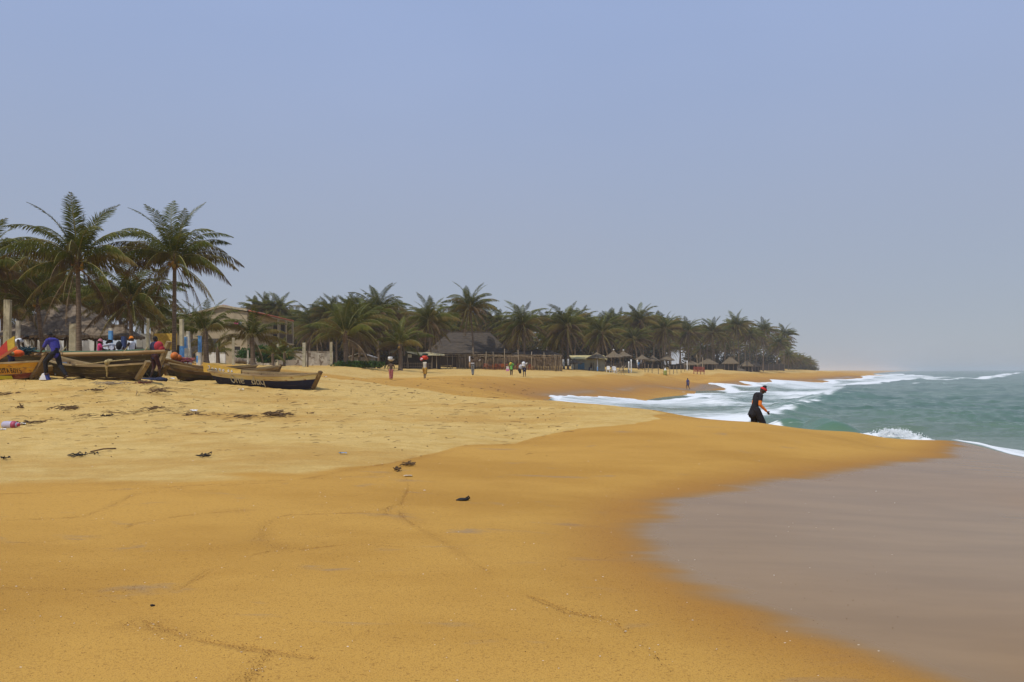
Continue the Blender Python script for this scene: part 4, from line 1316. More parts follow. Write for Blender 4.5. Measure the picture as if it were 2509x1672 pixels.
# reed mats: panels of upright bundles
Yr = Yp + 2.2
x_ = 1118
while x_ < 1374:
    w_ = rng.uniform(5.2, 8.4)
    pyt = 873 if x_ > 1236 else 876
    f, t = PG(x_, Yr), PS(x_, pyt + rng.uniform(-1.5, 2), Yr)
    f2 = PG(x_ + w_ - .5, Yr)
    b = MB()
    n = 4
    for q in range(n):
        xa = f.x + (f2.x - f.x) * q / n; xb = f.x + (f2.x - f.x) * (q + .92) / n
        dq = .06 * math.sin(q * 1.3)
        b.box(xa, xb, f.y - .02 + dq, f.y + .05 + dq, f.z, t.z + rng.uniform(-.06, .06))
    b.build('reed_panel', m_reed, pole_sh)
    x_ += w_
# yellow tarpaulin and washing at its left end
tp = MB()
pts0 = [P(996, 862, 114), P(1030, 863.5, 114), P(1046, 863, 114), P(1088, 868, 114)]
pts1 = [P(998, 864, 111.5), P(1030, 871, 111.5), P(1048, 871.5, 111.5), P(1090, 871, 111.5)]
for i in range(3):
    tp.face([pts1[i], pts1[i + 1], pts0[i + 1], pts0[i]])
    tp.face([p + Vector((0, 0, -.02)) for p in (pts0[i], pts0[i + 1], pts1[i + 1], pts1[i])])
tag(tp.build('tarpaulin', nmat('straw_tarp', (.52, .44, .24), (.40, .34, .18), rough=.85)), 'straw yellow awning stretched left of the pole shelter', 'awning')
for px, pt in ((986, 860), (1000, 872), (1058, 872), (1070, 868)):
    post_thing(px, pt, 112, .10, {986: 'pole holding the left tip of the yellow awning', 1000: 'short pole under the yellow awning, left of the hanging shirt', 1058: 'pole under the yellow awning right of the red load', 1070: 'leaning pole topped with a tuft of straw'}[px], m_pole, square=False, name='awning_pole', cat='pole', lean=rng.uniform(-.15, .15))
cloth(1004, 868.5, 111.8, .55, .45, nmat('cream_cloth', (.55, .50, .34), (.42, .38, .25), rough=.85), 'cream shirt hanging under the yellow awning', 3)
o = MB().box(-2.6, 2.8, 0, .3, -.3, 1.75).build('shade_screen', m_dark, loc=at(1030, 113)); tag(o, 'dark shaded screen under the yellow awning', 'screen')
tuft = MB()
for k in range(60):
    d = Vector((rng.gauss(0, .35), rng.gauss(0, .35), rng.uniform(-.5, .15)))
    tuft.bar((0, 0, 0), d, .05, .03)
tag(tuft.build('straw_tuft', m_straw, loc=P(1067, 849, 112)), 'tuft of straw on top of the leaning pole', 'tuft')
o = MB().box(-.95, .95, -.25, .25, .38, .46); o.box(-.85, -.75, -.2, .2, 0, .38); o.box(.75, .85, -.2, .2, 0, .38)
tag(o.build('bench', nmat('bench_wood', (.45, .32, .14), (.33, .23, .10), rough=.8), loc=at(1090, 115)), 'yellow wooden bench under the left part of the pole shelter', 'bench')

# --- orange plastic chairs
m_orange = nmat('orange_plastic_shaded', (.33, .090, .030), (.24, .065, .022), rough=.5)  # orange darkened to carry the shade under the pole shelter
def chair(p, rz, label, group):
    r = empty('plastic_chair', p, rz, label, 'chair', group)
    MB().box(-.25, .25, -.24, .24, .40, .45).build('seat', m_orange, r)
    MB().hexa([(-.25, .20, .44), (.25, .20, .44), (.25, .25, .44), (-.25, .25, .44), (-.22, .30, .86), (.22, .30, .86), (.22, .34, .86), (-.22, .34, .86)]).build('backrest', m_orange, r)
    for s in (-1, 1):
        for q in (-1, 1):
            MB().bar((s * .21, q * .2, .41), (s * .25, q * .24, -.05), .045, .045).build('leg', m_orange, r)
        MB().bar((s * .25, -.22, .63), (s * .24, .26, .66), .05, .035).build('armrest', m_orange, r)
LABC = 'orange plastic armchair in the shade before the reed mat wall'
for px in (1189, 1197, 1204, 1211, 1219, 1227, 1233, 1240, 1246, 1266, 1272, 1295, 1303):
    chair(at(px, Yp + rng.uniform(.6, 1.7)), rng.uniform(-1.4, 1.4) + (math.pi if rng.random() < .4 else 0), LABC, 'orange chairs by the reed mat wall')

# --- yellow kiosk with blue shutters and the straw parasols
Yk = 134
c = at(1440, Yk)
K = lambda px, py: P(px, py, Yk) - c
kiosk = empty('beach_kiosk', c, 0, 'pale yellow kiosk with a blue shutter behind the first straw parasol', 'kiosk')
xa, xb = K(1403, 890).x, K(1482, 890).x
MB().box(xa, xb, 0, 4, -.2, K(1440, 882).z).build('wall', nmat('kiosk_wall', (.50, .49, .40), (.40, .385, .30), scale=1.2, rough=.85), kiosk)
MB().hexa([(xa - .2, -.9, K(1440, 881).z), (xb + .3, -.9, K(1440, 883).z), (xb + .3, 4, K(1440, 872).z), (xa - .2, 4, K(1440, 872).z), (xa - .2, -.9, K(1440, 879).z), (xb + .3, -.9, K(1440, 881).z), (xb + .3, 4, K(1440, 870).z), (xa - .2, 4, K(1440, 870).z)]).build('roof', nmat('kiosk_roof', (.56, .47, .20), (.43, .36, .15), scale=1.5, rough=.7), kiosk)
MB().box(xa - .3, K(1447, 870).x, 3, 3.3, K(1440, 873).z, K(1440, 870).z).build('fascia', nmat('kiosk_trim', (.66, .60, .38), (.56, .50, .30), rough=.7), kiosk)
sh_ = MB().box(K(1416, 895).x, K(1432, 895).x, -.06, .02, .1, K(1424, 890).z).build('shutter', nmat('shutter_blue', (.10, .26, .40), (.08, .21, .33), rough=.7), kiosk)
MB().box(K(1424, 895).x - .03, K(1424, 895).x + .03, -.08, -.062, .1, K(1424, 890).z).build('batten', nmat('batten_blue', (.16, .32, .44), rough=.7), sh_)
def parasol(px, pyt, pye, Y, wpx, label, name='straw_parasol', finial=True, pole=m_wood, seed=0):
    rg = random.Random(seed)
    f = at(px, Y, -.2)
    zt, ze = P(px, pyt, Y).z - f.z, P(px, pye, Y).z - f.z
    r = wpx / 2 * Y / FPX
    root = empty(name, f, rg.uniform(0, 3), label, 'parasol')
    MB().tube([(0, 0, 0), (.02, .02, zt)], .07, 7).build('pole', pole, root, smooth=True)
    b = MB(); n = 40
    for c_ in range(5):
        t0, t1 = c_ / 5, (c_ + 1) / 5
        r0, r1 = r * (1 - t0) ** 1.1 + .06, max(r * (1 - t1) ** 1.1 - .01, .05)
        z0, z1 = ze + (zt - ze) * t0 ** 1.15, ze + (zt - ze) * t1 ** 1.15 + .05
        base = len(b.v)
        for j in range(n):
            a = 6.2832 * j / n
            q = rg.uniform(.95, 1.04)
            b.v.append((r0 * q * math.cos(a), r0 * q * math.sin(a), z0 + rg.uniform(-.08, .04)))
        for j in range(n):
            a = 6.2832 * j / n
            b.v.append((r1 * math.cos(a), r1 * math.sin(a), z1))
        for j in range(n):
            j2 = (j + 1) % n
            b.f.append((base + j, base + j2, base + n + j2, base + n + j)); b.m.append(0)
    for j in range(90):
        a = rg.uniform(0, 6.2832)
        d = rg.uniform(.12, .34)
        x, y = r * math.cos(a), r * math.sin(a)
        tx, ty = -math.sin(a) * .06, math.cos(a) * .06
        b.face([(x - tx, y - ty, ze + .03), (x + tx, y + ty, ze + .03), (x * 1.01 + tx * .3, y * 1.01 + ty * .3, ze - d)])
    b.build('straw_roof', m_straw, root)
    if finial:
        MB().ball((0, 0, zt + .18), .13, 10, 7).build('finial', m_trunkw, root, smooth=True)
    return root
parasol(1463, 864, 878, 132, 54, 'first and widest straw parasol, in front of the kiosk roof', finial=False, seed=1)
parasol(1504, 860, 876, 136, 48, 'second straw parasol, with a white knob and the highest top', seed=2)
parasol(1528, 861, 874, 140, 46, 'third straw parasol, touching the second one on its right', seed=3)
parasol(1574, 870, 881, 158, 38, 'brown straw parasol between the white footed palms, without knob', finial=False, seed=4)
parasol(1600, 872, 884, 166, 36, 'dark straw parasol in the shade left of the straight white footed palm', finial=False, seed=6)
parasol(1634, 868, 883, 172, 40, 'straw parasol with white knob behind the straight white footed palm', seed=5)
parasol(1408, 880, 890, 131, 38, 'low straw parasol at the left end of the kiosk', finial=False, seed=8)
def far_hut(px, pyt, pye, Y, wpx, label, seed):
    rg = random.Random(seed)
    f = at(px, Y)
    zt, ze = P(px, pyt, Y).z - f.z, P(px, pye, Y).z - f.z
    w = wpx * Y / FPX
    root = empty('thatched_hut', f, rg.uniform(-.2, .2), label, 'hut')
    thatch_roof(root, w, w * .7, w * .12, ze, zt, 6, m_straw)
    for dx in (-.4, -.15, .15, .4):
        MB().tube([(w * dx, -w * .25, -.2), (w * dx, -w * .25, ze + .1)], .08, 6).build('post', m_wood, root)
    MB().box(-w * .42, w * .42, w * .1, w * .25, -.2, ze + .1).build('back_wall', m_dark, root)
far_hut(1695, 886, 894, 178, 40, 'broad low thatched hut behind the red slatted fence', 1)
far_hut(1735, 880, 892, 196, 42, 'brown thatched hut right of the red slatted fence', 2)
far_hut(1790, 876, 891, 206, 38, 'thatched hut with the tallest peak, left of the palm with the root mound', 3)
far_hut(1829, 884, 897, 214, 30, 'pale pointed thatched hut right of the palm with the root mound', 4)
far_hut(1852, 888, 898, 226, 26, 'last thatched hut near the right end of the grove', 5)
# shade screens behind the parasols, plain dark matting between posts
def screen(x0, x1, pyt, Y, label):
    a, c = at(x0, Y), at(x1, Y)
    root = empty('matting_fence', a, 0, label, 'fence')
    zt = P((x0 + x1) / 2, pyt, Y).z - a.z
    L = c.x - a.x; n = max(2, int(L / 1.6))
    for k in range(n):
        MB().box(L * k / n + .02, L * (k + 1) / n - .02, -.03, .03, -.3, zt + rng.uniform(-.12, .08)).build('mat_panel', m_dark, root)
    for k in range(n + 1):
        MB().tube([(L * k / n, -.08, -.3), (L * k / n, -.08, zt + .25)], .05, 6).build('post', m_wood, root)
screen(1484, 1620, 889, 174, 'dark matting fence behind the straw parasols')
screen(1640, 1726, 892, 188, 'dark matting fence behind the red slatted fence')
screen(1726, 1850, 895, 222, 'dark matting fence below the far thatched huts')
screen(1845, 1922, 893, 250, 'dark matting fence at the right end of the grove')
# fence posts in the open sand
spec = [(1455, 890, 122), (1471, 888, 122), (1487, 893, 122), (1499, 895, 123), (1510, 896, 124), (1518, 897, 124), (1525, 897, 125), (1539, 896, 126), (1581, 891, 122), (1588, 893, 121.5), (1598, 893, 121), (1613, 894, 120), (1626, 897, 120), (1641, 897, 122), (1650, 896, 123), (1659, 898, 124), (1669, 895, 126), (1678, 887, 128), (1688, 892, 129)]
for k, (px, py, Y) in enumerate(spec):
    Y = Y + 12 + max(0, px - 1455) / 230 * 22
    post_thing(px, py, Y, .115, 'short rough wooden post in the loose row before the straw parasols', m_wood, square=False, name='fence_post', group='wooden posts before the parasols', lean=rng.uniform(-.1, .1))
for px, py, Y, lab in ((1541, 886, 137, 'blue and white post under the third straw parasol'), (1547, 881, 138, 'white post right of the third straw parasol'), (1464, 881, 131, 'pale blue post under the first straw parasol'), (1684, 884, 163, 'pale leaning post left of the red slatted fence')):
    post_thing(px, py, Y, .20, lab, m_trunkw, square=False, name='painted_post', bands=[(0, 1, m_trunkw), (.05, .4, m_blue)] if 'blue' in lab else None)
post_thing(1711, 870, 170, .13, 'tall thin pole behind the red slatted fence, left one', m_pole, square=False, name='thin_pole', cat='pole', lean=-.3)
post_thing(1722, 876, 170, .16, 'tall thin pole behind the red slatted fence, right one', m_pole, square=False, name='thin_pole', cat='pole')
# red slatted fence
Yq = 158
a = at(1701, Yq); c = at(1726, Yq + 1)
rf = empty('red_fence', a, math.atan2(c.y - a.y, c.x - a.x), 'red painted slatted fence standing in the sand before the grove', 'fence')
Lr = math.hypot(c.x - a.x, c.y - a.y)
m_red = nmat('red_slats', (.34, .075, .045), (.26, .06, .04), rough=.8)
sl = MB().box(-.055, .055, -.02, .02, .35, 1.35).mesh('slat', m_red)
for s_ in (0, .33, .67, 1):
    MB().box(Lr * s_ - .06, Lr * s_ + .06, .06, .14, -.3 + (c.z - a.z) * s_, 1.2 + (c.z - a.z) * s_).build('fence_leg', m_red, rf)
for i in range(12):
    inst('slat', sl, rf, (Lr * i / 11, 0, (c.z - a.z) * i / 11 + rng.uniform(-.05, .06)))
for q in (.5, 1.15):
    MB().bar((0, .05, q), (Lr, .05, q + c.z - a.z), .05, .08).build('rail', m_red, rf)
# drum, chairs and deck chairs under the parasols
d = empty('drum', at(1630, 148), 0, 'yellow green drum with a white cap standing among the wooden posts', 'drum')
MB().lathe([(.30, 0), (.32, .03), (.30, .28), (.32, .30), (.30, .33), (.30, .58), (.32, .60), (.30, .88)], 14).build('body', nmat('drum_paint', (.33, .36, .07), (.24, .27, .06), rough=.6), d, smooth=True)
MB().lathe([(.29, .88), (.20, .96), (.12, 1.25), (.10, 1.32)], 12).build('cap', m_trunkw, d, smooth=True)
m_wp = nmat('white_plastic', (.74, .74, .73), (.64, .64, .63), rough=.5)
for px, Y, lab in ((1490, 130, 'white plastic chair under the second straw parasol, left one'), (1503, 132, 'white plastic chair directly under the second straw parasol'), (1507, 130, 'white plastic chair beside the pole of the second straw parasol')):
    r = empty('white_chair', at(px, Y), rng.uniform(-.3, .3), lab, 'chair')
    MB().box(-.26, .26, -.25, .25, .42, .47).build('seat', m_wp, r)
    MB().box(-.25, .25, .22, .27, .47, 1.0).build('backrest', m_wp, r)
    for s in (-1, 1):
        for q in (-1, 1): MB().bar((s * .22, q * .2, .42), (s * .24, q * .23, -.05), .05, .05).build('leg', m_wp, r)
r = empty('deck_chair', at(1522, 127), -.9, 'pale slatted deck chair leaning back between the parasols', 'chair')
m_dk = nmat('deck_wood', (.42, .34, .22), (.30, .24, .15), rough=.8)
for s in (-.3, .3):
    MB().bar((s, -.9, .15), (s, .75, 1.35), .06, .06).build('frame', m_dk, r)
    MB().bar((s, .4, -.05), (s, -.1, .85), .05, .05).build('leg', m_dk, r)
for i in range(9):
    MB().bar((-.3, -.8 + i * .17, .24 + i * .123), (.3, -.8 + i * .17, .24 + i * .123), .10, .02).build('slat', m_dk, r)
# root mound at the palm foot
c = at(1812, 211)
mo = MB().lathe([(1.7, -.1), (1.5, .12), (.9, .42), (.4, .6), (.05, .66)], 18, jit=.10)
tag(mo.build('root_mound', nmat('roots', (.13, .11, .075), (.08, .065, .045), scale=5, bump=.8, rough=.95), loc=c, smooth=True), 'dark mound of roots around a palm foot on the open sand', 'mound')

# ================================================================== BOATS
def wood(name, c, c2, c3=None, **kw):
    return nmat(name, c, c2, scale=kw.get('scale', 2.2), stretch=(.25, 1.5, 1.5), c3=c3, scale3=kw.get('scale3', 3.0), lo3=kw.get('lo3', .58), hi3=kw.get('hi3', .66), bump=.5, bscale=12, rough=.8)
m_b_dark = wood('hull_dark', (.060, .042, .025), (.034, .025, .016), (.10, .078, .034))
m_b_olive = wood('hull_olive', (.100, .078, .032), (.056, .044, .022), (.17, .125, .05))
m_b_brown = wood('hull_brown', (.20, .125, .050), (.105, .064, .028), (.30, .22, .10))
m_b_tan = wood('hull_tan', (.34, .245, .115), (.21, .145, .068), (.19, .12, .06))
m_b_yellow = wood('hull_yellow', (.62, .33, .035), (.52, .24, .030), (.36, .17, .05))
m_b_lime = wood('hull_lime', (.56, .50, .05), (.46, .42, .04), (.30, .26, .05))
m_b_red = wood('hull_red', (.20, .045, .030), (.13, .032, .024), (.24, .09, .04))
m_b_navy = wood('hull_navy', (.016, .022, .065), (.012, .016, .048), (.045, .05, .075), lo3=.66, hi3=.74)
m_b_cream = wood('hull_cream', (.72, .64, .38), (.60, .50, .27), (.36, .16, .05))
m_b_grey = wood('hull_grey', (.135, .145, .17), (.09, .095, .12), (.22, .21, .20))
m_b_green = wood('hull_green', (.12, .22, .13), (.09, .16, .10), (.30, .22, .12))
m_b_orange = wood('hull_orange', (.50, .14, .035), (.40, .12, .04), (.30, .16, .07))
m_rope = nmat('rope', (.40, .32, .15), (.28, .21, .09), scale=20, bump=.6, bscale=40, rough=.95)

def boat(name, label, A, B, H, beam, strakes, rise=(.35, .5), rake=(.25, .6), gun=m_b_tan, inner=None, stem=(None, None), thwarts=3, sink=.08, full=.62, keel=.18, bottom=None, floor_z=None, roll=0.0):
    """plank boat from stern foot A to bow foot B (world points); local x runs to the bow; strakes = materials, bottom to top (a pair gives (-y side, +y side))"""
    A, B = Vector(A), Vector(B)
    d = B - A; L = math.hypot(d.x, d.y)
    root = empty(name, (A + B) / 2 + Vector((0, 0, -sink)), 0, label, 'boat')
    root.rotation_euler = (roll, -math.atan2(d.z, L), math.atan2(d.y, d.x))
    N = 20
    inner = inner or m_b_dark
    def sec(t, s):
        e = abs(2 * t - 1)
        hb = beam / 2 * max(.045, (1 - e ** 2.6) ** full)
        zb = keel * e ** 3.2
        rs = rise[1] * max(0, 2 * t - 1) ** 2.4 + rise[0] * max(0, 1 - 2 * t) ** 2.4
        zg = H + rs
        y = hb * (.50 + .50 * s ** .8)
        z = zb + (zg - zb) * s
        x = -L / 2 + L * t + s * (rake[1] * max(0, 2 * t - 1) ** 2 - rake[0] * max(0, 1 - 2 * t) ** 2)
        return x, y, z
    ns = len(strakes)
    for k in range(ns):
        mts = strakes[k] if isinstance(strakes[k], tuple) else (strakes[k], strakes[k])
        s0, s1 = k / ns, (k + 1) / ns
        for side, mt in zip((-1, 1), mts):
            b = MB()
            for i in range(N + 1):
                t = i / N
                o0, o1 = sec(t, s0 + (.004 if k else 0)), sec(t, s1 - .004)
                off = .014 if k % 2 else .0
                jz = rng.uniform(-.006, .006)
                b.v += [(o0[0], side * (o0[1] + off), o0[2]), (o1[0], side * (o1[1] + off), o1[2] + jz), (o1[0], side * max(o1[1] - .03, .004), o1[2] + jz), (o0[0], side * max(o0[1] - .03, .004), o0[2])]
            for i in range(N):
                q = i * 4
                for a, c in ((0, 1), (1, 2), (2, 3), (3, 0)):
                    fc = (q + a, q + 4 + a, q + 4 + c, q + c)
                    b.f.append(fc if side < 0 else fc[::-1]); b.m.append(1 if (a, c) == (2, 3) else 0)
            b.f.append((0, 1, 2, 3)); b.m.append(0)
            q = N * 4; b.f.append((q, q + 3, q + 2, q + 1)); b.m.append(0)
            b.build('plank', [mt, inner], root)
    b = MB()
    for i in range(N + 1):
        x, y, z = sec(i / N, .0)
        b.v += [(x, -y + .002, z - .01), (x, y - .002, z - .01), (x, y - .002, z + .03), (x, -y + .002, z + .03)]
    for i in range(N):
        q = i * 4
        for a, c in ((0, 1), (1, 2), (2, 3), (3, 0)):
            b.f.append((q + c, q + 4 + c, q + 4 + a, q + a)); b.m.append(0)
    b.f.append((0, 1, 2, 3)); b.m.append(0); q = N * 4; b.f.append((q + 3, q + 2, q + 1, q)); b.m.append(0)
    b.build('bottom', bottom or m_b_dark, root)
    for side in (-1, 1):
        pts = [Vector(sec(i / N, 1.0)) for i in range(N + 1)]
        pts = [Vector((p.x, side * (p.y + .02), p.z + .02)) for p in pts]
        bb = MB()
        for i in range(N + 1):
            p = pts[i]
            bb.v += [(p.x, p.y - .035, p.z - .035), (p.x, p.y + .035, p.z - .035), (p.x, p.y + .035, p.z + .03), (p.x, p.y - .035, p.z + .03)]
        for i in range(N):
            q = i * 4
            for a, c in ((0, 1), (1, 2), (2, 3), (3, 0)): bb.f.append((q + a, q + 4 + a, q + 4 + c, q + c)); bb.m.append(0)
        bb.f.append((0, 1, 2, 3)); bb.m.append(0); q = N * 4; bb.f.append((q, q + 3, q + 2, q + 1)); bb.m.append(0)
        bb.build('gunwale', gun, root)
    for t_, st_ in ((0, stem[0]), (1, stem[1])):
        if st_ is None: continue
        ext, wd, mt = st_
        p0, p1 = Vector(sec(t_, 0)), Vector(sec(t_, 1))
        p0.y = p1.y = 0
        dd = (p1 - p0).normalized()
        MB().bar(p0 - dd * .05, p1 + dd * ext, .11, wd, up=(0, 1, 0)).build('stem_post', mt, root)
    for k in range(thwarts):
        t = .22 + .56 * k / max(1, thwarts - 1)
        x, y, z = sec(t, .80)
        MB().box(x - .11, x + .11, -y + .035, y - .035, z - .02, z + .025).build('thwart', gun, root)
    for k in range(7):
        t = .14 + .72 * k / 6
        for side in (-1, 1):
            p = [Vector(sec(t, s)) for s in (.08, .5, .92)]
            bb = MB().tube([(q.x, side * (q.y - .05), q.z) for q in p], .028, 5)
            bb.build('rib', inner, root)
    root['L'] = L
    return root, sec

# hand lettering: strokes on a unit box (x right, y up), drawn as flat ribbons on a surface
GLY = {
 'L': [[(0, 1), (0, 0), (.55, .02)]], 'U': [[(0, 1), (.02, .2), (.25, 0), (.5, .1), (.55, 1)]], 'T': [[(0, .97), (.65, 1)], [(.33, .98), (.3, 0)]],
 'A': [[(0, 0), (.3, 1), (.6, 0)], [(.1, .4), (.5, .42)]], 'B': [[(.02, 0), (.02, 1), (.4, .92), (.45, .7), (.05, .55), (.55, .4), (.55, .1), (.02, 0)]],
 'O': [[(.3, 1), (.05, .75), (.05, .25), (.3, 0), (.55, .25), (.55, .75), (.3, 1)]], 'Y': [[(0, 1), (.28, .5), (.55, 1)], [(.28, .5), (.26, 0)]],
 'S': [[(.5, .9), (.25, 1), (.03, .8), (.2, .55), (.45, .4), (.48, .12), (.22, 0), (0, .1)]],
 'o': [[(.25, .62), (.03, .42), (.05, .12), (.25, 0), (.46, .15), (.46, .45), (.25, .62)]],
 'n': [[(0, .62), (.03, 0)], [(.02, .42), (.2, .62), (.38, .5), (.4, 0)]], 'e': [[(.03, .32), (.45, .36), (.35, .6), (.12, .58), (.02, .3), (.12, .03), (.45, .06)]],
 'd': [[(.42, .5), (.2, .62), (.02, .35), (.1, .03), (.4, .12)], [(.46, 1.0), (.44, 0)]], 'a': [[(.42, .55), (.2, .62), (.02, .35), (.1, .03), (.4, .12)], [(.44, .62), (.46, 0)]],
 'y': [[(0, .62), (.05, .15), (.25, .05), (.42, .2)], [(.45, .62), (.42, -.25), (.2, -.42), (0, -.3)]],
 '7': [[(0, .9), (.5, .95), (.22, 0)]], 'g': [[(.4, .55), (.15, .6), (.05, .3), (.2, .08), (.42, .25)], [(.44, .6), (.42, -.2), (.15, -.35)]],
 '.': [[(.0, .0), (.06, .06)]], '6': [[(.42, .85), (.12, .5), (.05, .2), (.25, 0), (.45, .2), (.3, .42), (.08, .3)]]}
def letter(name, strokes, fmap, mat, parent, r=.016, hgt=.3):
    b = MB()
    for s in strokes:
        pts = []
        for i in range(len(s) - 1):
            n = 4
            for k in range(n):
                u = k / n
                pts.append((s[i][0] * (1 - u) + s[i + 1][0] * u, s[i][1] * (1 - u) + s[i + 1][1] * u))
        pts.append(s[-1])
        b.tube([fmap(x, y) for x, y in pts], r, 5)
    return b.build(name, mat, parent)
def write(text, parent, surf, u0, v0, size, mat, r=.016, gap=.22, wide=1.0):
    """surf(u, v) -> point on the hull, u metres along, v metres up"""
    u = u0
    for ch in text:
        if ch == ' ': u += .42 * size * wide; continue
        g = GLY[ch]
        w = max(x for s in g for x, y in s)
        letter('lettering', g, lambda x, y, u=u: surf(u + x * size * wide, v0 + y * size), mat, parent, r, size)
        u += (w + gap) * size * wide
    return u

def hull_surf(sec, L, H, x0, side=-1, proud=.018):
    def f(u, v):
        x = x0 + u
        t = min(max((x + L / 2) / L, 0), 1)
        for _ in range(4):
            px_, py_, pz_ = sec(t, min(max(v, 0), 1))
            t = min(max(t + (x - px_) / L, 0), 1)
        lo, hi = sec(t, 0)[2], sec(t, 1)[2]
        s = min(max((v - lo) / (hi - lo), 0), 1)
        p = sec(t, s)
        return Vector((x, side * (p[1] + proud), v))
    return f
m_ink = nmat('black_lettering', (.030, .026, .022), rough=.7)
m_chalk = nmat('cream_lettering', (.62, .58, .44), (.52, .48, .36), rough=.7)

def px_of(p):
    d = p - Vector((0, 0, CAMZ))
    return CX + FPX * d.dot(_r) / d.dot(_f)
def u_at(bt, surf, px, v):
    bpy.context.view_layer.update()
    L = bt['L']; best = None
    for i in range(401):
        u = -L / 2 + L * i / 400
        e = abs(px_of(bt.matrix_world @ surf(u, v)) - px)
        if best is None or e < best[0]: best = (e, u)
    return best[1]
# 1 the yellow boat at the left edge
A_, B_ = at(-160, 31.0), at(84, 29.6)
bt, sec = boat('fishing_boat', 'yellow and red fishing boat with black hand lettering, cut by the left edge', A_, B_, .60, 1.35, [m_b_red, m_b_yellow, m_b_yellow], rise=(.3, .12), rake=(.2, .42), gun=m_b_tan, inner=m_b_green, stem=(None, (.42, .30, m_b_brown)), keel=.16, full=.5)
L = bt['L']; x_of = lambda px: (at(px, 29.9) - bt.location).dot(Vector((math.cos(bt.rotation_euler.z), math.sin(bt.rotation_euler.z), 0)))
sf = hull_surf(sec, L, .6, 0, proud=.022)
u0 = u_at(bt, sf, -3, .38)
write('LUTA BOYS', bt, lambda u, v: sf(u, v), u0, .30, .165, m_ink, .012, wide=(u_at(bt, sf, 58, .38) - u0) / 1.17, gap=.22)
pat = MB()
um, un = u_at(bt, sf, -40, .15), u_at(bt, sf, 31, .15)
for i in range(12):
    ua, ub = um + (un - um) * i / 12, um + (un - um) * (i + 1) / 12
    pat.face([sf(ua, .06) + Vector((0, -.012, 0)), sf(ub, .06) + Vector((0, -.012, 0)), sf(ub, .20) + Vector((0, -.012, 0)), sf(ua, .20) + Vector((0, -.012, 0))])
pat.build('painted_patch', m_b_lime, bt)
# raised red, yellow and green board at its far side
o = empty('painted_board', P(14, 862, 30.6), 0, 'slanting red and yellow painted board raised at the left edge', 'board')
q = MB(); q.hexa([(-.35, -.02, -.35), (.1, -.02, -.1), (.1, .03, -.1), (-.35, .03, -.35), (-.25, -.02, .12), (.05, -.02, .42), (.05, .03, .42), (-.25, .03, .12)]); q.build('red_panel', nmat('paint_red', (.55, .05, .03), (.45, .04, .03), rough=.6), o)
q = MB(); q.hexa([(.102, -.02, -.1), (.34, -.02, .1), (.34, .03, .1), (.102, .03, -.1), (.052, -.02, .42), (.32, -.02, .58), (.32, .03, .58), (.052, .03, .42)]); q.build('yellow_panel', nmat('paint_yellow', (.60, .40, .04), (.50, .34, .04), rough=.6), o)
q = MB(); q.bar((-.45, -.05, -.42), (.45, -.05, .16), .05, .10); q.build('edge_rail', m_b_orange, o)

# 2 the long boat with the bamboo pole, behind
A_, B_ = at(-120, 35.5, .22), at(386, 33.6, .20)
bt2, sec2 = boat('fishing_boat', 'long dark fishing boat lying behind, with a tan prow post lifted at its right end', A_, B_, .78, 1.5, [m_b_dark, m_b_dark, m_b_olive, m_b_brown], rise=(.25, .26), rake=(.2, .34), gun=m_b_green, inner=m_b_dark, stem=(None, (.34, .24, m_b_tan)), thwarts=5, sink=.0, full=.45)
bl = nmat('violet_paint', (.10, .09, .34), (.08, .07, .27), rough=.6)
for a in (.18, .5, .82):
    p = A_.lerp(B_, a)
    tag(MB().tube([(p.x - .05, p.y - .9, gz(p.x, p.y) + .06), (p.x + .05, p.y + .9, gz(p.x, p.y) + .06)], .13, 10).build('roller_log', m_wood, smooth=True), 'round log laid crosswise under the long dark fishing boat', 'log', 'rollers under the long boat')
z_ = P(250, 869, 32.6)
poles = [P(85, 871, 32.7), P(170, 868.5, 32.6), P(300, 866, 32.5), P(404, 861.5, 32.4)]
tag(MB().tube(poles, [.075, .08, .078, .07], 9).build('bamboo_pole', nmat('bamboo', (.40, .25, .10), (.30, .18, .07), scale=3, stretch=(.4, 1, 1), rough=.55), smooth=True), 'thick tan bamboo pole lashed along the side of the long dark boat', 'pole')
lash = MB()
for px in (150, 303, 352):
    c = P(px, 867, 32.55)
    lash.tube([c + Vector((0, -.09, -.07)), c + Vector((0, -.09, .09)), c + Vector((0, .05, .10)), c + Vector((0, .35, .28))], .022, 6)
tag(lash.build('lashing_rope', m_rope), 'pale rope lashings holding the bamboo pole', 'rope')

# 3 dark brown boat in front
A_, B_ = at(118, 31.6), at(338, 29.6)
bt3, sec3 = boat('fishing_boat', 'dark brown weathered fishing boat in front, a rope knotted round its bow', A_, B_, .54, 1.30, [m_b_dark, m_b_dark, m_b_olive, m_b_olive], rise=(.30, .20), rake=(.15, .40), gun=m_b_tan, inner=m_b_brown, stem=((.12, .18, m_b_tan), (.12, .20, m_b_tan)), thwarts=3, full=.5, keel=.2)
rp = MB()
sf3 = hull_surf(sec3, bt3['L'], .54, 0, proud=.05)
xb = bt3['L'] / 2 - .95
for k in range(4):
    rp.tube([sf3(xb + .05 * k, .78) + Vector((0, .12, .06)), sf3(xb + .05 * k, .74), sf3(xb + .02 * k, .55), sf3(xb - .03 * k, .34 - .04 * k)], .028, 6)
rp.tube([sf3(xb, .75), sf3(xb - .5, .68), sf3(xb - 1.1, .60), sf3(xb - 1.5, .56)], .018, 6)
rp.tube([sf3(xb, .75), sf3(xb + .5, .82), sf3(xb + .95, .88)], .022, 6)
rp.ball(tuple(sf3(xb + .06, .74)), .09, 8, 6)
rp.build('bow_rope', m_rope, bt3)
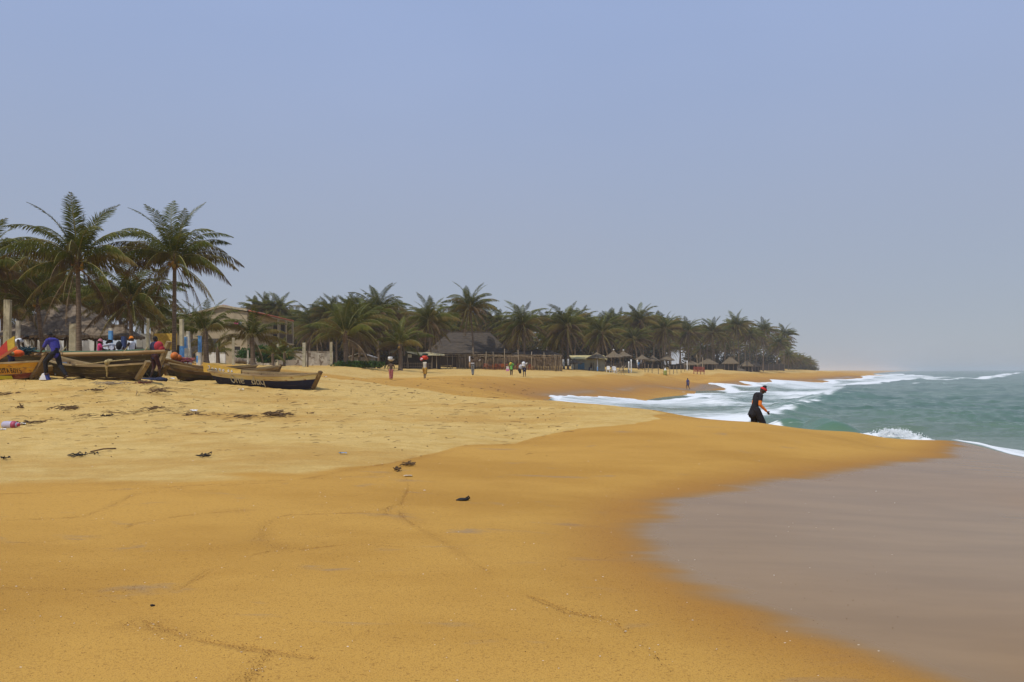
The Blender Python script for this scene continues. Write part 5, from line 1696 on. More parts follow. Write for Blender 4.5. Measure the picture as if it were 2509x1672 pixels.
# 3b small bow poking out between the yellow and the brown boat
A_, B_ = at(40, 33.0), at(142, 31.0)
bt3b, _ = boat('fishing_boat', 'small faded boat whose blue tipped bow pokes out behind the striding man', A_, B_, .34, .9, [m_b_brown, m_b_tan], rise=(.1, .16), rake=(.1, .35), gun=m_b_tan, stem=(None, (.12, .22, m_b_grey)), thwarts=1)

# 4 slate blue boat with a white A
A_, B_ = at(238, 37.5), at(388, 35.0)
bt4, sec4 = boat('fishing_boat', 'slate blue boat with a white letter A, half hidden behind the brown bow', A_, B_, .50, 1.15, [m_b_grey, m_b_grey, m_b_cream], rise=(.2, .16), rake=(.2, .50), gun=m_b_grey, inner=m_b_navy, stem=(None, (.12, .20, m_b_brown)), thwarts=2, full=.5)
sf4 = hull_surf(sec4, bt4['L'], .5, 0, proud=.02)
write('A', bt4, lambda u, v: sf4(u, v), bt4['L'] / 2 - .42, .18, .17, m_chalk, .014)

# 5 two weathered boats seen past their bows
A_, B_ = at(622, 44.0, .02), at(408, 39.0)
bt5, _ = boat('fishing_boat', 'weathered brown boat with a high left bow, heaped with orange things', A_, B_, .42, 1.30, [m_b_dark, m_b_brown, m_b_brown], rise=(.10, .58), rake=(.25, .5), gun=m_b_tan, inner=m_b_olive, stem=(None, (.04, .16, m_b_brown)), thwarts=4, sink=.12)
A_, B_ = at(676, 39.5), at(436, 36.0)
bt6, _ = boat('fishing_boat', 'tan planked boat with a dark stained hull behind the navy one', A_, B_, .50, 1.25, [m_b_dark, m_b_olive, m_b_brown, m_b_tan], rise=(.16, .38), rake=(.25, .40), gun=m_b_tan, inner=m_b_navy, stem=((.08, .14, m_b_brown), None), thwarts=4, sink=.12)
for px, py, lab, c_, s_ in ((428, 873, 'round orange float lying in the bow of the high bowed boat', (.62, .16, .02), .20),):
    ob = MB(); ob.ball((0, 0, 0), s_, 12, 8); ob.ball((.18, .05, -.06), s_ * .7, 10, 7)
    tag(ob.build('orange_float', nmat('float_orange', c_, rough=.5), loc=P(px, py, 39.6), smooth=True), lab, 'float')
net = MB()
for k in range(160):
    c = P(452 + rng.gauss(0, 9), 881 + rng.uniform(-3, 5), 40 + rng.uniform(-.3, .3))
    dd = Vector((rng.gauss(0, .12), rng.gauss(0, .12), rng.gauss(0, .05)))
    net.tube([c - dd, c, c + dd + Vector((0, 0, -.03))], .018, 4)
tag(net.build('fishing_net', nmat('net_orange', (.42, .13, .05), (.20, .05, .10), scale=6, rough=.9)), 'heap of orange and purple netting in the high bowed boat', 'net')

# 6 the navy boat in front: its right bow to the sea
A_, B_ = at(532, 34.2), at(768, 32.4)
bt7, sec7 = boat('fishing_boat', 'navy and cream boat with hand painted words on its side, nearest of the right group', A_, B_, .56, 1.30, [m_b_navy, m_b_navy, m_b_cream], rise=(.06, .14), rake=(.45, .30), gun=m_b_tan, inner=m_b_brown, stem=(None, (.12, .16, m_b_brown)), thwarts=4, full=.5, keel=.12, roll=R(4.5))
sf7 = hull_surf(sec7, bt7['L'], .56, 0, proud=.024)
Lb = bt7['L']
write('One', bt7, lambda u, v: sf7(u, v), u_at(bt7, sf7, 567, .3), .21, .31, m_chalk, .019, wide=1.25, gap=.18)
write('day', bt7, lambda u, v: sf7(u, v), u_at(bt7, sf7, 617, .3), .20, .31, m_chalk, .019, wide=1.15, gap=.16)
# the raised yellow board inside its left end, with the boat's number
e0, e1 = P(497, 888, 34.6), P(590, 906, 34.3)
f0, f1 = P(499, 912, 34.5), P(590, 917, 34.2)
yb = MB()
for pair in ((e0, e1, f1, f0),):
    n_ = Vector((0, .05, 0))
    yb.hexa([f0, f1, f1 + n_, f0 + n_, e0, e1, e1 + n_, e0 + n_])
inv7 = None
bpy.context.view_layer.update()
inv7 = bt7.matrix_world.inverted()
yb.v = [tuple(inv7 @ Vector(v)) for v in yb.v]
yb.build('number_board', nmat('ochre_paint', (.50, .29, .025), (.42, .24, .03), rough=.6), bt7)
def sfy(u, v):
    p = f0.lerp(f1, u) ; t = e0.lerp(e1, u)
    return inv7 @ (p.lerp(t, v) + Vector((0, -.02, 0)))
u = .13
for ch, du in zip('7go.no 66', (.09, .09, .08, .04, .08, .11, .03, .09, .08)):
    if ch != ' ':
        letter('lettering', GLY[ch], lambda x, y, u=u: sfy(u + x * .10, .25 + y * .50), m_trunkw, bt7, .011)
    u += du
# plank and board on the sand by it
c = at(418, 37.6)
# ================================================================== PEOPLE
SKIN = nmat('dark_skin', (.060, .033, .021), (.048, .026, .017), scale=6, rough=.5)
HAIR = nmat('black_hair', (.012, .011, .010), rough=.8)
_todo = []
def capsule(b, p0, p1, r0, r1, n=10, flat=1.0, fd=(0, 1, 0)):
    """closed tapered limb with rounded ends"""
    p0, p1 = Vector(p0), Vector(p1)
    d = (p1 - p0); L = d.length; d = d / L if L > 1e-6 else Vector((0, 0, 1))
    pts, rad = [], []
    for q in (.98, .75, .4): pts.append(p0 - d * r0 * q); rad.append(r0 * math.sqrt(max(1 - q * q, .02)))
    pts += [p0, p0.lerp(p1, .5), p1]; rad += [r0, (r0 + r1) / 2, r1]
    for q in (.4, .75, .98): pts.append(p1 + d * r1 * q); rad.append(r1 * math.sqrt(max(1 - q * q, .02)))
    b.tube(pts, rad, n, flat=flat, flatdir=fd)

def skinned(name, b, mat, parent, voxel, smooth=3, fac=.5):
    """melts overlapping limbs into one continuous surface"""
    o = b.build(name, mat, parent, smooth=True)
    m = o.modifiers.new('melt', 'REMESH'); m.mode = 'VOXEL'; m.voxel_size = voxel; m.use_smooth_shade = True
    s = o.modifiers.new('soft', 'SMOOTH'); s.iterations = smooth; s.factor = fac
    _todo.append(o)
    return o

def person(loc, rz, label, h=1.7, pose=None, shirt=None, sleeve=.55, legs=None, leg_len=1.0, skirt=None, hair=True, cap=None, voxel=.014, female=False, extra_hair=None, tank=False, group=None, undersleeve=None, shoes=None, hem=0.0, tilt=0.0, legs_loose=.0):
    """joints in metres for a figure 1.7 m tall; x to its right, +y ahead"""
    J = dict(pelvis=(0, 0, .94), waist=(0, .0, 1.08), chest=(0, 0, 1.28), neck=(0, .01, 1.44), head=(0, .03, 1.585),
             lsh=(-.185, 0, 1.385), rsh=(.185, 0, 1.385), lel=(-.235, -.02, 1.11), rel=(.235, -.02, 1.11), lwr=(-.235, .06, .87), rwr=(.235, .06, .87),
             lhip=(-.09, 0, .90), rhip=(.09, 0, .90), lkn=(-.10, .02, .49), rkn=(.10, .02, .49), lan=(-.10, -.02, .085), ran=(.10, -.02, .085))
    if pose: J.update(pose)
    J = {k: Vector(v) for k, v in J.items()}
    root = empty('person', loc, rz, label, 'person', group)
    root.scale = (h / 1.7,) * 3
    b = MB()
    up = (J['chest'] - J['pelvis']).normalized()
    sx = (J['rsh'] - J['lsh']).normalized()
    front = up.cross(sx) * -1
    front = sx.cross(up) * -1 if False else up.cross(sx)
    if front.y < 0 and abs(front.y) > .2: front = -front
    fd = tuple(front)
    def torso(b, g=0.0, top=True):
        capsule(b, J['pelvis'] - up * .02, J['waist'], .125 + g + (.015 if female else 0), .115 + g, 12, .70, fd)
        capsule(b, J['waist'], J['chest'], .118 + g, .142 + g, 12, .68, fd)
        capsule(b, J['lsh'] * .72 + J['rsh'] * .28, J['rsh'] * .72 + J['lsh'] * .28, .082 + g, .082 + g, 10, .95, fd)
        if top: capsule(b, J['chest'], J['neck'] - up * .04, .13 + g, .07 + g, 12, .72, fd)
    torso(b)
    capsule(b, J['neck'] - up * .05, J['neck'].lerp(J['head'], .55), .055, .052)
    hd = (J['head'] - J['neck']).normalized()
    face = (front - hd * front.dot(hd)).normalized()
    if 'face' in (pose or {}): face = Vector(pose['face']).normalized()
    hx = face.cross(hd).normalized()
    hb = MB(); hb.ball((0, 0, 0), 1.0, 16, 11)
    def hpt(x, y, z): return J['head'] + hx * x + face * y + hd * z
    i0 = len(b.v)
    b.v += [tuple(hpt(v[0] * .076, v[1] * .094, v[2] * .112)) for v in hb.v]
    b.f += [tuple(i + i0 for i in f) for f in hb.f]; b.m += [0] * len(hb.f)
    capsule(b, hpt(0, .035, -.055), hpt(0, .05, -.085), .052, .036)                 # jaw
    capsule(b, hpt(0, .092, .012), hpt(0, .112, -.025), .011, .017)               # nose
    capsule(b, hpt(-.022, .090, -.052), hpt(.022, .090, -.052), .011, .011)      # lips
    capsule(b, hpt(-.04, .078, .032), hpt(.04, .078, .032), .016, .016)          # brow
    for s in (-1, 1): capsule(b, hpt(s * .076, -.005, .012), hpt(s * .080, -.012, -.025), .016, .012, 8)
    for s, p in (('l', -1), ('r', 1)):
        sh, el, wr = J[s + 'sh'], J[s + 'el'], J[s + 'wr']
        capsule(b, sh, el, .052, .040); capsule(b, el, wr, .041, .027)
        d = (wr - el).normalized()
        side = d.cross(Vector((1, 0, 0)) * p); side = side.normalized() if side.length > .1 else Vector((0, 1, 0))
        nrm = side.cross(d).normalized()
        palm_ = wr + d * .045
        capsule(b, wr + d * .01, wr + d * .07, .026, .036, 8, .5, tuple(nrm))
        for q, (o_, l_) in enumerate(((-.030, .062), (-.010, .074), (.010, .070), (.029, .054))):
            a0 = wr + d * .085 + side * o_
            k1 = a0 + d * l_ * .5 + nrm * (-.010 * p)
            k2 = k1 + d * l_ * .42 + nrm * (-.028 * p)
            capsule(b, a0, k1, .0098, .0092, 7); capsule(b, k1, k2, .0092, .0078, 7)
        t0 = wr + d * .035 - side * .030
        t1 = t0 + d * .035 - side * .028; t2 = t1 + d * .034 - side * .004
        capsule(b, t0, t1, .0125, .0105, 7); capsule(b, t1, t2, .0105, .0088, 7)
        hp, kn, an = J[s + 'hip'], J[s + 'kn'], J[s + 'an']
        capsule(b, hp, kn, .082, .055); capsule(b, kn, kn.lerp(an, .35), .053, .055); capsule(b, kn.lerp(an, .35), an, .054, .034)
        sd_ = (an - kn).normalized()
        fw = pose.get(s + 'toe') if pose else None
        fw = Vector(fw).normalized() if fw else Vector((p * .12, 1, 0)).normalized()
        capsule(b, an - Vector((0, 0, .03)) - fw * .045, an - Vector((0, 0, .05)) + fw * .15, .038, .028, 8)
    skinned('body', b, SKIN, root, voxel)
    if shirt:
        c = MB(); torso(c, .022, not tank)
        capsule(c, J['pelvis'] - up * .06, J['waist'], .135 + hem, .132, 12, .74, fd)
        if hem: capsule(c, J['pelvis'] - up * .14 - front * .03, J['waist'], .15 + hem, .13, 12, .8, fd)
        if not tank:
            for s in 'lr': capsule(c, J[s + 'sh'], J[s + 'sh'].lerp(J[s + 'el'], sleeve), .068, .062)
        skinned('shirt', c, shirt, root, voxel)
    if undersleeve:
        c = MB()
        for s in 'lr':
            capsule(c, J[s + 'sh'].lerp(J[s + 'el'], .5), J[s + 'el'], .060, .052); capsule(c, J[s + 'el'], J[s + 'wr'].lerp(J[s + 'el'], .06), .052, .038)
        skinned('long_sleeve', c, undersleeve, root, voxel)
    if legs:
        c = MB()
        capsule(c, J['pelvis'] - up * .02, J['waist'] - up * .03, .142, .128, 12, .76, fd)
        for s in 'lr':
            hp, kn, an = J[s + 'hip'], J[s + 'kn'], J[s + 'an']
            if leg_len <= .5:
                capsule(c, hp, hp.lerp(kn, leg_len * 2), .102 + legs_loose, .088 + legs_loose)
            else:
                capsule(c, hp, kn, .102 + legs_loose, .074 + legs_loose); e = kn.lerp(an, (leg_len - .5) * 2 - .04)
                capsule(c, kn, e, .072 + legs_loose, .060 + legs_loose)
        skinned('trousers' if leg_len > .6 else 'shorts', c, legs, root, voxel)
    if skirt:
        mt, zlen, flare = skirt
        c = MB()
        prof = []
        for i in range(9):
            t = i / 8
            ctr = J['waist'].lerp((J['lkn'] + J['rkn']) / 2, min(1, t * 1.0)) if zlen <= .62 else J['waist'].lerp((J['lan'] + J['ran']) / 2 + Vector((0, 0, .25)), t)
            prof.append(ctr)
        c.tube(prof, [.135 + (.03 + flare) * math.sin(min(1, i / 3) * 1.57) - .02 * (i / 8) for i in range(9)], 16, flat=.78, flatdir=fd)
        skinned('skirt', c, mt, root, voxel)
    if hair:
        c = MB()
        i0 = len(c.v)
        c.v += [tuple(hpt(v[0] * .084, v[1] * .098 - .010, max(v[2], -.25 + .55 * (v[1] > .35)) * .118 + .010)) for v in hb.v]
        c.f += [tuple(i + i0 for i in f) for f in hb.f]; c.m += [0] * len(hb.f)
        c.build('hair', HAIR, root, smooth=True)
    if cap:
        c = MB()
        kind, mt = cap
        i0 = len(c.v)
        lowz = -.05 if kind != 'band' else -.15
        if kind == 'band':
            for z, g in ((-.02, 0), (.0, .008), (.035, .008), (.05, 0)):
                for j in range(20):
                    a = 6.2832 * j / 20
                    k_ = math.sqrt(max(0, 1 - (z / .118) ** 2))
                    c.v.append(tuple(hpt((.086 + g) * k_ * math.cos(a), (.104 + g) * k_ * math.sin(a) - .004, z + .02)))
            for q in range(3):
                for j in range(20):
                    j2 = (j + 1) % 20
                    c.f.append((q * 20 + j, q * 20 + j2, q * 20 + 20 + j2, q * 20 + 20 + j)); c.m.append(0)
            c.build('headband', mt, root, smooth=True)
        else:
            c.v += [tuple(hpt(v[0] * .090, v[1] * .106 - .004, max(v[2], -.05) * .122 + .016)) for v in hb.v]
            c.f += [tuple(i + i0 for i in f) for f in hb.f]; c.m += [0] * len(hb.f)
            if kind == 'brim':
                ring = []
                for j in range(20):
                    a = 6.2832 * j / 20
                    ring.append((hpt(.088 * math.cos(a), .104 * math.sin(a), .018), hpt(.16 * math.cos(a), .18 * math.sin(a), .004)))
                for j in range(20):
                    a0, a1 = ring[j], ring[(j + 1) % 20]
                    c.face([a0[0], a0[1], a1[1], a1[0]])
            elif kind == 'visor':
                for j in range(8):
                    a0, a1 = math.pi * (j / 8), math.pi * ((j + 1) / 8)
                    c.face([hpt(.088 * math.cos(a0), .102 * math.sin(a0), .02), hpt(.088 * math.cos(a0), .185 * math.sin(a0) , .012), hpt(.088 * math.cos(a1), .185 * math.sin(a1), .012), hpt(.088 * math.cos(a1), .102 * math.sin(a1), .02)])
            c.build('hat', mt, root, smooth=True)
    return root, J, hpt

cl = lambda n, c, c2=None, **k: nmat('cloth_' + n, c, c2 or tuple(x * .7 for x in c), scale=k.get('scale', 5), rough=.9, bump=.3, bscale=14)
C_black, C_navy = cl('black', (.016, .015, .018)), cl('navy', (.030, .032, .075))
C_white, C_brown = cl('white', (.70, .70, .70), (.58, .58, .60)), cl('brown', (.105, .070, .045))
C_pink, C_red = cl('pinkish', (.40, .13, .13)), cl('red', (.50, .035, .025))
C_mustard, C_cream = cl('mustard', (.42, .24, .035)), cl('cream', (.58, .55, .46))
C_grey, C_green = cl('grey', (.20, .205, .20)), cl('lime', (.16, .48, .10))
C_blue, C_purple = cl('blue', (.060, .055, .30)), cl('purple', (.075, .070, .20))
C_orange, C_tan = cl('orange', (.78, .22, .025), (.66, .17, .02)), cl('tan', (.38, .23, .12))
C_hot = cl('hot_pink', (.62, .05, .17))

# 1 the man in black at the water's edge, walking to the right, head bowed
f = at(1851, 27.2)
man, J, hp_ = person((f.x, f.y, f.z), R(-83), 'person in black with orange sleeves and a red headband walking down to the water', 1.80, dict(
    pelvis=(0, -.04, .93), waist=(0, -.02, 1.07), chest=(0, .05, 1.26), neck=(0, .15, 1.42), head=(0, .25, 1.535), face=(0, .86, -.50),
    lsh=(-.185, .07, 1.37), rsh=(.185, .09, 1.37), lel=(-.25, .02, 1.10), rel=(.255, .02, 1.09), lwr=(-.24, .20, .89), rwr=(.235, .24, .88),
    lhip=(-.09, -.03, .90), rhip=(.09, -.03, .90), lkn=(-.09, -.02, .49), rkn=(.10, .17, .51), lan=(-.09, -.18, .11), ran=(.10, .10, .09)),
    shirt=C_black, sleeve=.55, undersleeve=C_orange, legs=C_black, leg_len=.86, cap=('band', cl('headband_red', (.62, .03, .03), (.5, .025, .03))), voxel=.0095, hem=.02, legs_loose=.03)
b = MB()
b.ball(tuple(hp_(0, -.03, .115)), .058, 10, 7, sc=(1.1, 1.2, .8)); b.build('hair_bun', HAIR, man, smooth=True)
b = MB()
for s in (-1, 1): b.ball(tuple(hp_(s * .030, .084, .008)), .011, 8, 6)
b.build('eyes', nmat('eye_white', (.6, .58, .55)), man, smooth=True)
# shirt tail blown back by the wind
b = MB()
n = 7
for i in range(n):
    t = i / (n - 1)
    for j in range(7):
        a = math.pi * (1.02 + .96 * j / 6)
        r_ = .150 + .015 * t
        b.v.append((r_ * 1.02 * math.cos(a), -.04 + .75 * r_ * math.sin(a) - .13 * t ** 1.3 * abs(math.sin(a)) , 1.02 - .25 * t + .02 * math.sin(j * 2.0) * t))
for i in range(n - 1):
    for j in range(6):
        q = i * 7 + j
        b.f.append((q, q + 1, q + 8, q + 7)); b.m.append(0)
b.build('shirt_tail', C_black, man, smooth=True)
b = MB()
sp0, sp1 = J['rhip'] + Vector((.105, .0, -.05)), J['rkn'] + Vector((.090, .0, .03))
b.tube([sp0, sp0.lerp(sp1, .5) + Vector((.008, 0, 0)), sp1], .008, 5); b.build('trouser_stripe', C_cream, man)

carry = dict(lel=(-.30, .06, 1.18), rel=(.30, .06, 1.18), lwr=(-.26, .14, .98), rwr=(.26, .14, .98))
walkL = dict(lkn=(-.09, .16, .52), lan=(-.09, .12, .09), rkn=(.09, -.04, .49), ran=(.09, -.26, .13))
# 2 woman with bowls on her head
f = at(958, 70)
w2, J2, h2 = person((f.x, f.y, f.z), R(4), 'person in brown top and pinkish trousers walking away with white bowls on the head', 1.62, {**carry, 'lkn': (-.08, .02, .49), 'lan': (-.07, -.08, .09), 'ran': (.07, .08, .085)}, shirt=C_brown, sleeve=.75, legs=C_pink, leg_len=.88, female=True, legs_loose=.022)
m_enam = nmat('enamel', (.62, .60, .55), (.46, .44, .40), scale=4, rough=.4)
top = f + Vector((0, .03, 1.705 * 1.62 / 1.7))
MB().lathe([(.10, 0), (.20, .05), (.27, .15), (.29, .20), (.275, .20), (.25, .15)], 20).build('basin', m_enam, loc=top, smooth=True)
bs = bpy.data.objects['basin']; tag(bs, 'wide pale metal basin carried on the head of the person in brown', 'basin')
o = MB().lathe([(.16, 0), (.19, .06), (.20, .16), (.185, .19), (.05, .20)], 18).build('bucket', nmat('white_enamel', (.78, .77, .73), (.66, .65, .62), rough=.4), loc=top + Vector((-.07, 0, .19)), smooth=True)
tag(o, 'white lidded pot sitting in the pale metal basin', 'pot')
# 3 person with the red load
f = at(1041, 68)
person((f.x, f.y, f.z), R(-6), 'person in white vest and mustard wrap walking away under a big red load', 1.60, {**walkL, 'lel': (-.26, .02, 1.58), 'lwr': (-.17, .02, 1.76), 'rel': (.26, -.05, 1.12), 'rwr': (.30, -.10, .86)}, shirt=C_cream, tank=True, legs=C_mustard, leg_len=.56, female=True, legs_loose=.035)
top = f + Vector((0, .03, 1.70 * 1.60 / 1.7))
b = MB(); b.ball((0, 0, .18), .25, 12, 9, sc=(1, .85, .8)); b.ball((.05, .02, .12), .22, 10, 8, sc=(1.1, .9, .6))
o = b.build('red_bundle', nmat('red_plastic', (.62, .055, .02), (.50, .04, .015), scale=6, rough=.5), loc=top, smooth=True); tag(o, 'bright red bundle carried on the head of the person in mustard', 'bundle')
b = MB(); b.ball((0, 0, 0), .20, 12, 8, sc=(1.35, 1, .5))
o = b.build('dark_cloth_bundle', nmat('teal_dark', (.022, .05, .045)), loc=top + Vector((.02, 0, .44)), smooth=True); tag(o, 'dark green bag lying on top of the bright red bundle', 'bag')
b = MB(); b.ball((0, 0, 0), .14, 10, 8, sc=(.9, .8, 1.2)); b.ball((.08, -.08, -.02), .09, 8, 6)
o = b.build('crimson_bag', nmat('crimson', (.42, .02, .06), (.62, .5, .5), scale=4, lo=.52, hi=.58), loc=top + Vector((-.29, 0, .05)), smooth=True); tag(o, 'crimson and white bag hanging at the left of the red bundle', 'bag')
# 4 person with the tray
f = at(1158, 75)
person((f.x, f.y, f.z), R(-3), 'person in brown top and grey jeans walking away with a white board at the shoulder', 1.64, {'lkn': (-.07, .0, .49), 'lan': (-.02, -.03, .085), 'ran': (.05, .02, .085), 'rkn': (.09, .06, .49), 'lel': (-.26, .04, 1.32), 'lwr': (-.20, .06, 1.52), 'rel': (.36, .08, 1.36), 'rwr': (.55, .16, 1.42)}, shirt=C_brown, sleeve=.8, legs=C_grey, leg_len=1.0)
c = f + Vector((-.25, .02, 1.50)); b = MB(); b.hexa([(-.07, -.05, -.24), (.05, -.05, -.26), (.05, .05, -.26), (-.07, .05, -.24), (-.08, -.05, .22), (.03, -.05, .26), (.03, .05, .26), (-.08, .05, .22)])
tag(b.build('white_board', C_white, loc=c), 'narrow white board held at the shoulder of the person in grey jeans', 'board')
b = MB(); b.ball((0, 0, 0), .17, 10, 8, sc=(.6, .9, 1.5)); tag(b.build('shoulder_bag', C_tan, loc=f + Vector((-.25, -.02, .95)), smooth=True), 'tan shoulder bag hanging at the hip of the person in grey jeans', 'bag')
b = MB(); b.ball((0, 0, 0), .07, 8, 6); b.ball((.07, 0, .03), .05, 8, 6); tag(b.build('white_package', C_white, loc=f + Vector((.60, .2, 1.36)), smooth=True), 'small white package in the outstretched hand of the person in grey jeans', 'package')
b = MB(); b.bar((-.17, -.135, 1.06), (.17, -.135, 1.06), .02, .05); b.bar((-.165, -.135, 1.14), (.165, -.135, 1.14), .02, .025)
tag(b.build('striped_sash', C_white, loc=f), 'pale striped sash round the waist of the person in grey jeans', 'sash')
# 5 green shirt
f = at(1253, 86)
person((f.x, f.y, f.z), R(0), 'person in lime green shirt and dark trousers with a yellow cloth round the neck', 1.50, {'lkn': (-.08, .05, .49), 'ran': (.08, -.12, .09), 'lel': (-.30, .02, 1.14), 'lwr': (-.36, .04, .93), 'rel': (.30, .04, 1.18), 'rwr': (.22, .22, 1.10)}, shirt=C_green, sleeve=.8, legs=cl('dark_trousers', (.040, .028, .026)), leg_len=1.0, hem=.02)
b = MB(); b.ball((0, 0, 0), .13, 10, 8, sc=(1.1, .9, .9)); b.ball((-.08, .02, -.09), .09, 8, 6)
tag(b.build('yellow_cloth', nmat('yellow_cloth', (.60, .48, .06), (.48, .36, .05), rough=.85), loc=f + Vector((-.06, -.09, 1.27)), smooth=True), 'yellow cloth bundle on the neck of the person in lime green', 'bundle')
b = MB(); b.box(-.17, .17, -.12, .12, 0, .24); b.hexa([(-.16, -.11, .242), (.16, -.11, .242), (.16, .11, .242), (-.16, .11, .242), (-.13, -.09, .52), (.12, -.09, .50), (.12, .09, .50), (-.13, .09, .52)], 1)
tag(b.build('carrier_bag', [nmat('bag_pink', (.55, .22, .36), (.45, .18, .30)), C_cream], loc=f + Vector((-.40, .0, .46))), 'pink and cream carrier bag held by the person in lime green', 'bag')
# 6 white bundle on shoulder
f = at(1285, 82)
person((f.x, f.y, f.z), R(5), 'person in pale top and dark shorts carrying a white bundle on the back', 1.56, {'lkn': (-.09, .05, .49), 'ran': (.09, -.10, .09), 'rel': (.30, .02, 1.52), 'rwr': (.14, .02, 1.66), 'lel': (-.30, .03, 1.20), 'lwr': (-.36, .10, 1.0)}, shirt=C_cream, sleeve=.9, legs=C_navy, leg_len=.34, legs_loose=.01)
b = MB(); b.ball((0, 0, 0), .17, 12, 9, sc=(1.1, .9, 1.15)); b.ball((-.02, -.03, -.20), .14, 10, 8, sc=(1.3, .8, .7))
tag(b.build('white_bundle', C_white, loc=f + Vector((-.08, -.14, 1.33)), smooth=True), 'white bundle on the back of the person in dark shorts', 'bundle')
b = MB(); b.ball((0, 0, 0), .17, 10, 8, sc=(1, .8, 1.2)); b.ball((.05, .03, -.18), .13, 8, 6, sc=(1, .8, 1.3))
tag(b.build('dark_bag', C_black, loc=f + Vector((-.48, 0, .66)), smooth=True), 'black bag hanging at the left of the person in dark shorts', 'bag')
b = MB(); b.ball((0, 0, 0), .20, 10, 8, sc=(1, .7, 1.3)); tag(b.build('grey_sack', cl('sack', (.42, .42, .44)), loc=f + Vector((-.36, -.02, .98)), smooth=True), 'grey sack slung under the arm of the person in dark shorts', 'sack')
# 7 person on the wet sand
f = at(1685, 120)
person((f.x, f.y, f.z), R(30), 'distant person in purple shirt and short trousers walking along the wet sand', 1.68, {**walkL, 'lel': (-.27, -.04, 1.12), 'rel': (.27, -.02, 1.12), 'lwr': (-.28, -.04, .88), 'rwr': (.30, .02, .88)}, shirt=C_purple, sleeve=.9, legs=cl('short_brown', (.10, .06, .04)), leg_len=.40, hem=.02)

# ---- by the boats
bend = dict(pelvis=(0, -.22, .88), waist=(0, -.12, 1.0), chest=(0, .10, 1.16), neck=(0, .27, 1.27), head=(0, .40, 1.34), face=(0, .8, -.55), lsh=(-.185, .20, 1.20), rsh=(.185, .20, 1.20),
            lel=(-.22, .26, .92), rel=(.22, .26, .92), lwr=(-.17, .40, .74), rwr=(.17, .40, .74), lhip=(-.09, -.20, .84), rhip=(.09, -.20, .84), lkn=(-.10, -.08, .46), rkn=(.10, -.08, .46), lan=(-.10, -.20, .085), ran=(.10, -.22, .085))
f = at(34, 32.2)
f.z = P(34, 826, 32.2).z - 1.36
person((f.x, f.y, f.z), R(-80), 'person in a white vest bending over in the yellow boat', 1.72, bend, shirt=C_white, tank=True, legs=C_navy, leg_len=.8, voxel=.012)
b = MB(); b.ball((0, 0, 0), .17, 12, 8, sc=(1.5, .9, .8)); b.ball((-.16, .05, -.02), .13, 10, 7, sc=(1.2, .9, .8))
tag(b.build('orange_cloth', nmat('neon_orange', (.80, .14, .025), (.68, .10, .02), rough=.8), loc=P(43, 866, 31.1), smooth=True), 'neon orange cloth bundle beside the person in the white vest', 'cloth')
b = MB(); b.ball((0, 0, 0), .11, 10, 7, sc=(1.4, .9, .8)); b.tube([(-.1, -.08, 0), (0, -.11, .03), (.1, -.08, -.01)], .025, 6)
tag(b.build('rope_coil', m_rope, loc=P(29, 867, 31.0), smooth=True), 'pale coil of rope beside the neon orange cloth', 'rope')
nt_b = MB()
for k in range(110):
    c = P(66 + rng.gauss(0, 6), 858 + rng.uniform(-4, 5), 31.8 + rng.uniform(-.2, .2)); dd = Vector((rng.gauss(0, .10), rng.gauss(0, .1), rng.gauss(0, .06)))
    nt_b.tube([c - dd, c, c + dd + Vector((0, 0, -.03))], .015, 4)
tag(nt_b.build('fishing_net', nmat('net_teal', (.035, .085, .10), (.02, .05, .06), rough=.9)), 'heap of teal netting between the bending person and the striding one', 'net')
# man in blue leaning his weight against the boats
f = at(135, 29.3)
f.z += .02
lean_ = dict(pelvis=(0, .02, .92), waist=(0, .03, 1.06), chest=(0, .13, 1.25), neck=(0, .21, 1.41), head=(0, .27, 1.545), face=(0, .9, -.40), lsh=(-.185, .17, 1.36), rsh=(.185, .15, 1.36), lel=(-.24, .28, 1.11), rel=(.235, .10, 1.10),
             lwr=(-.20, .46, .96), rwr=(.22, .22, .90), lhip=(-.09, .02, .88), rhip=(.09, .02, .88), lkn=(-.11, .33, .62), rkn=(.11, -.10, .49), lan=(-.10, .30, .22), ran=(.10, -.40, .12), rtoe=(.1, 1, -.3))
person((f.x, f.y, f.z), R(72), 'person in a blue and white jersey striding between the yellow and the dark boat', 1.74, lean_, shirt=C_blue, sleeve=.85, legs=C_black, leg_len=.95, voxel=.012, legs_loose=.008)
b = MB(); b.bar((.0, -.05, 0), (.06, -.10, -.26), .05, .012, up=(0, 1, 0)); tag(b.build('jersey_stripe', C_white, loc=f + Vector((-.10, -.185, 1.42))), 'white shoulder stripe of the blue jersey', 'stripe')
bpy.data.objects.remove(bpy.data.objects['jersey_stripe'])
# people behind the boats, seen above the gunwale
f = at(243, 37.5); f.z = P(243, 829, 37.5).z - 1.62
person((f.x, f.y, f.z), R(-60), 'person in hot pink top and pink hat behind the long dark boat', 1.58, {'rel': (.24, .16, 1.18), 'rwr': (.16, .36, 1.16), 'lel': (-.24, .16, 1.18), 'lwr': (-.16, .34, 1.12)}, shirt=C_hot, sleeve=.5, legs=C_navy, cap=('brim', cl('rose_hat', (.62, .24, .28))), female=True)
f = at(275, 38); f.z = P(275, 834, 38).z - 1.50
person((f.x, f.y, f.z), R(60), 'person in grey white shirt and dark hat stooping behind the long dark boat', 1.62, {'chest': (0, .12, 1.24), 'neck': (0, .2, 1.38), 'head': (0, .28, 1.49), 'lsh': (-.185, .14, 1.33), 'rsh': (.185, .14, 1.33), 'lel': (-.28, .3, 1.3), 'lwr': (-.22, .45, 1.42), 'rel': (.26, .3, 1.15), 'rwr': (.2, .45, 1.05)}, shirt=cl('pale_print', (.52, .52, .52), (.32, .33, .36), scale=16), sleeve=.95, legs=C_navy, cap=('brim', C_black))
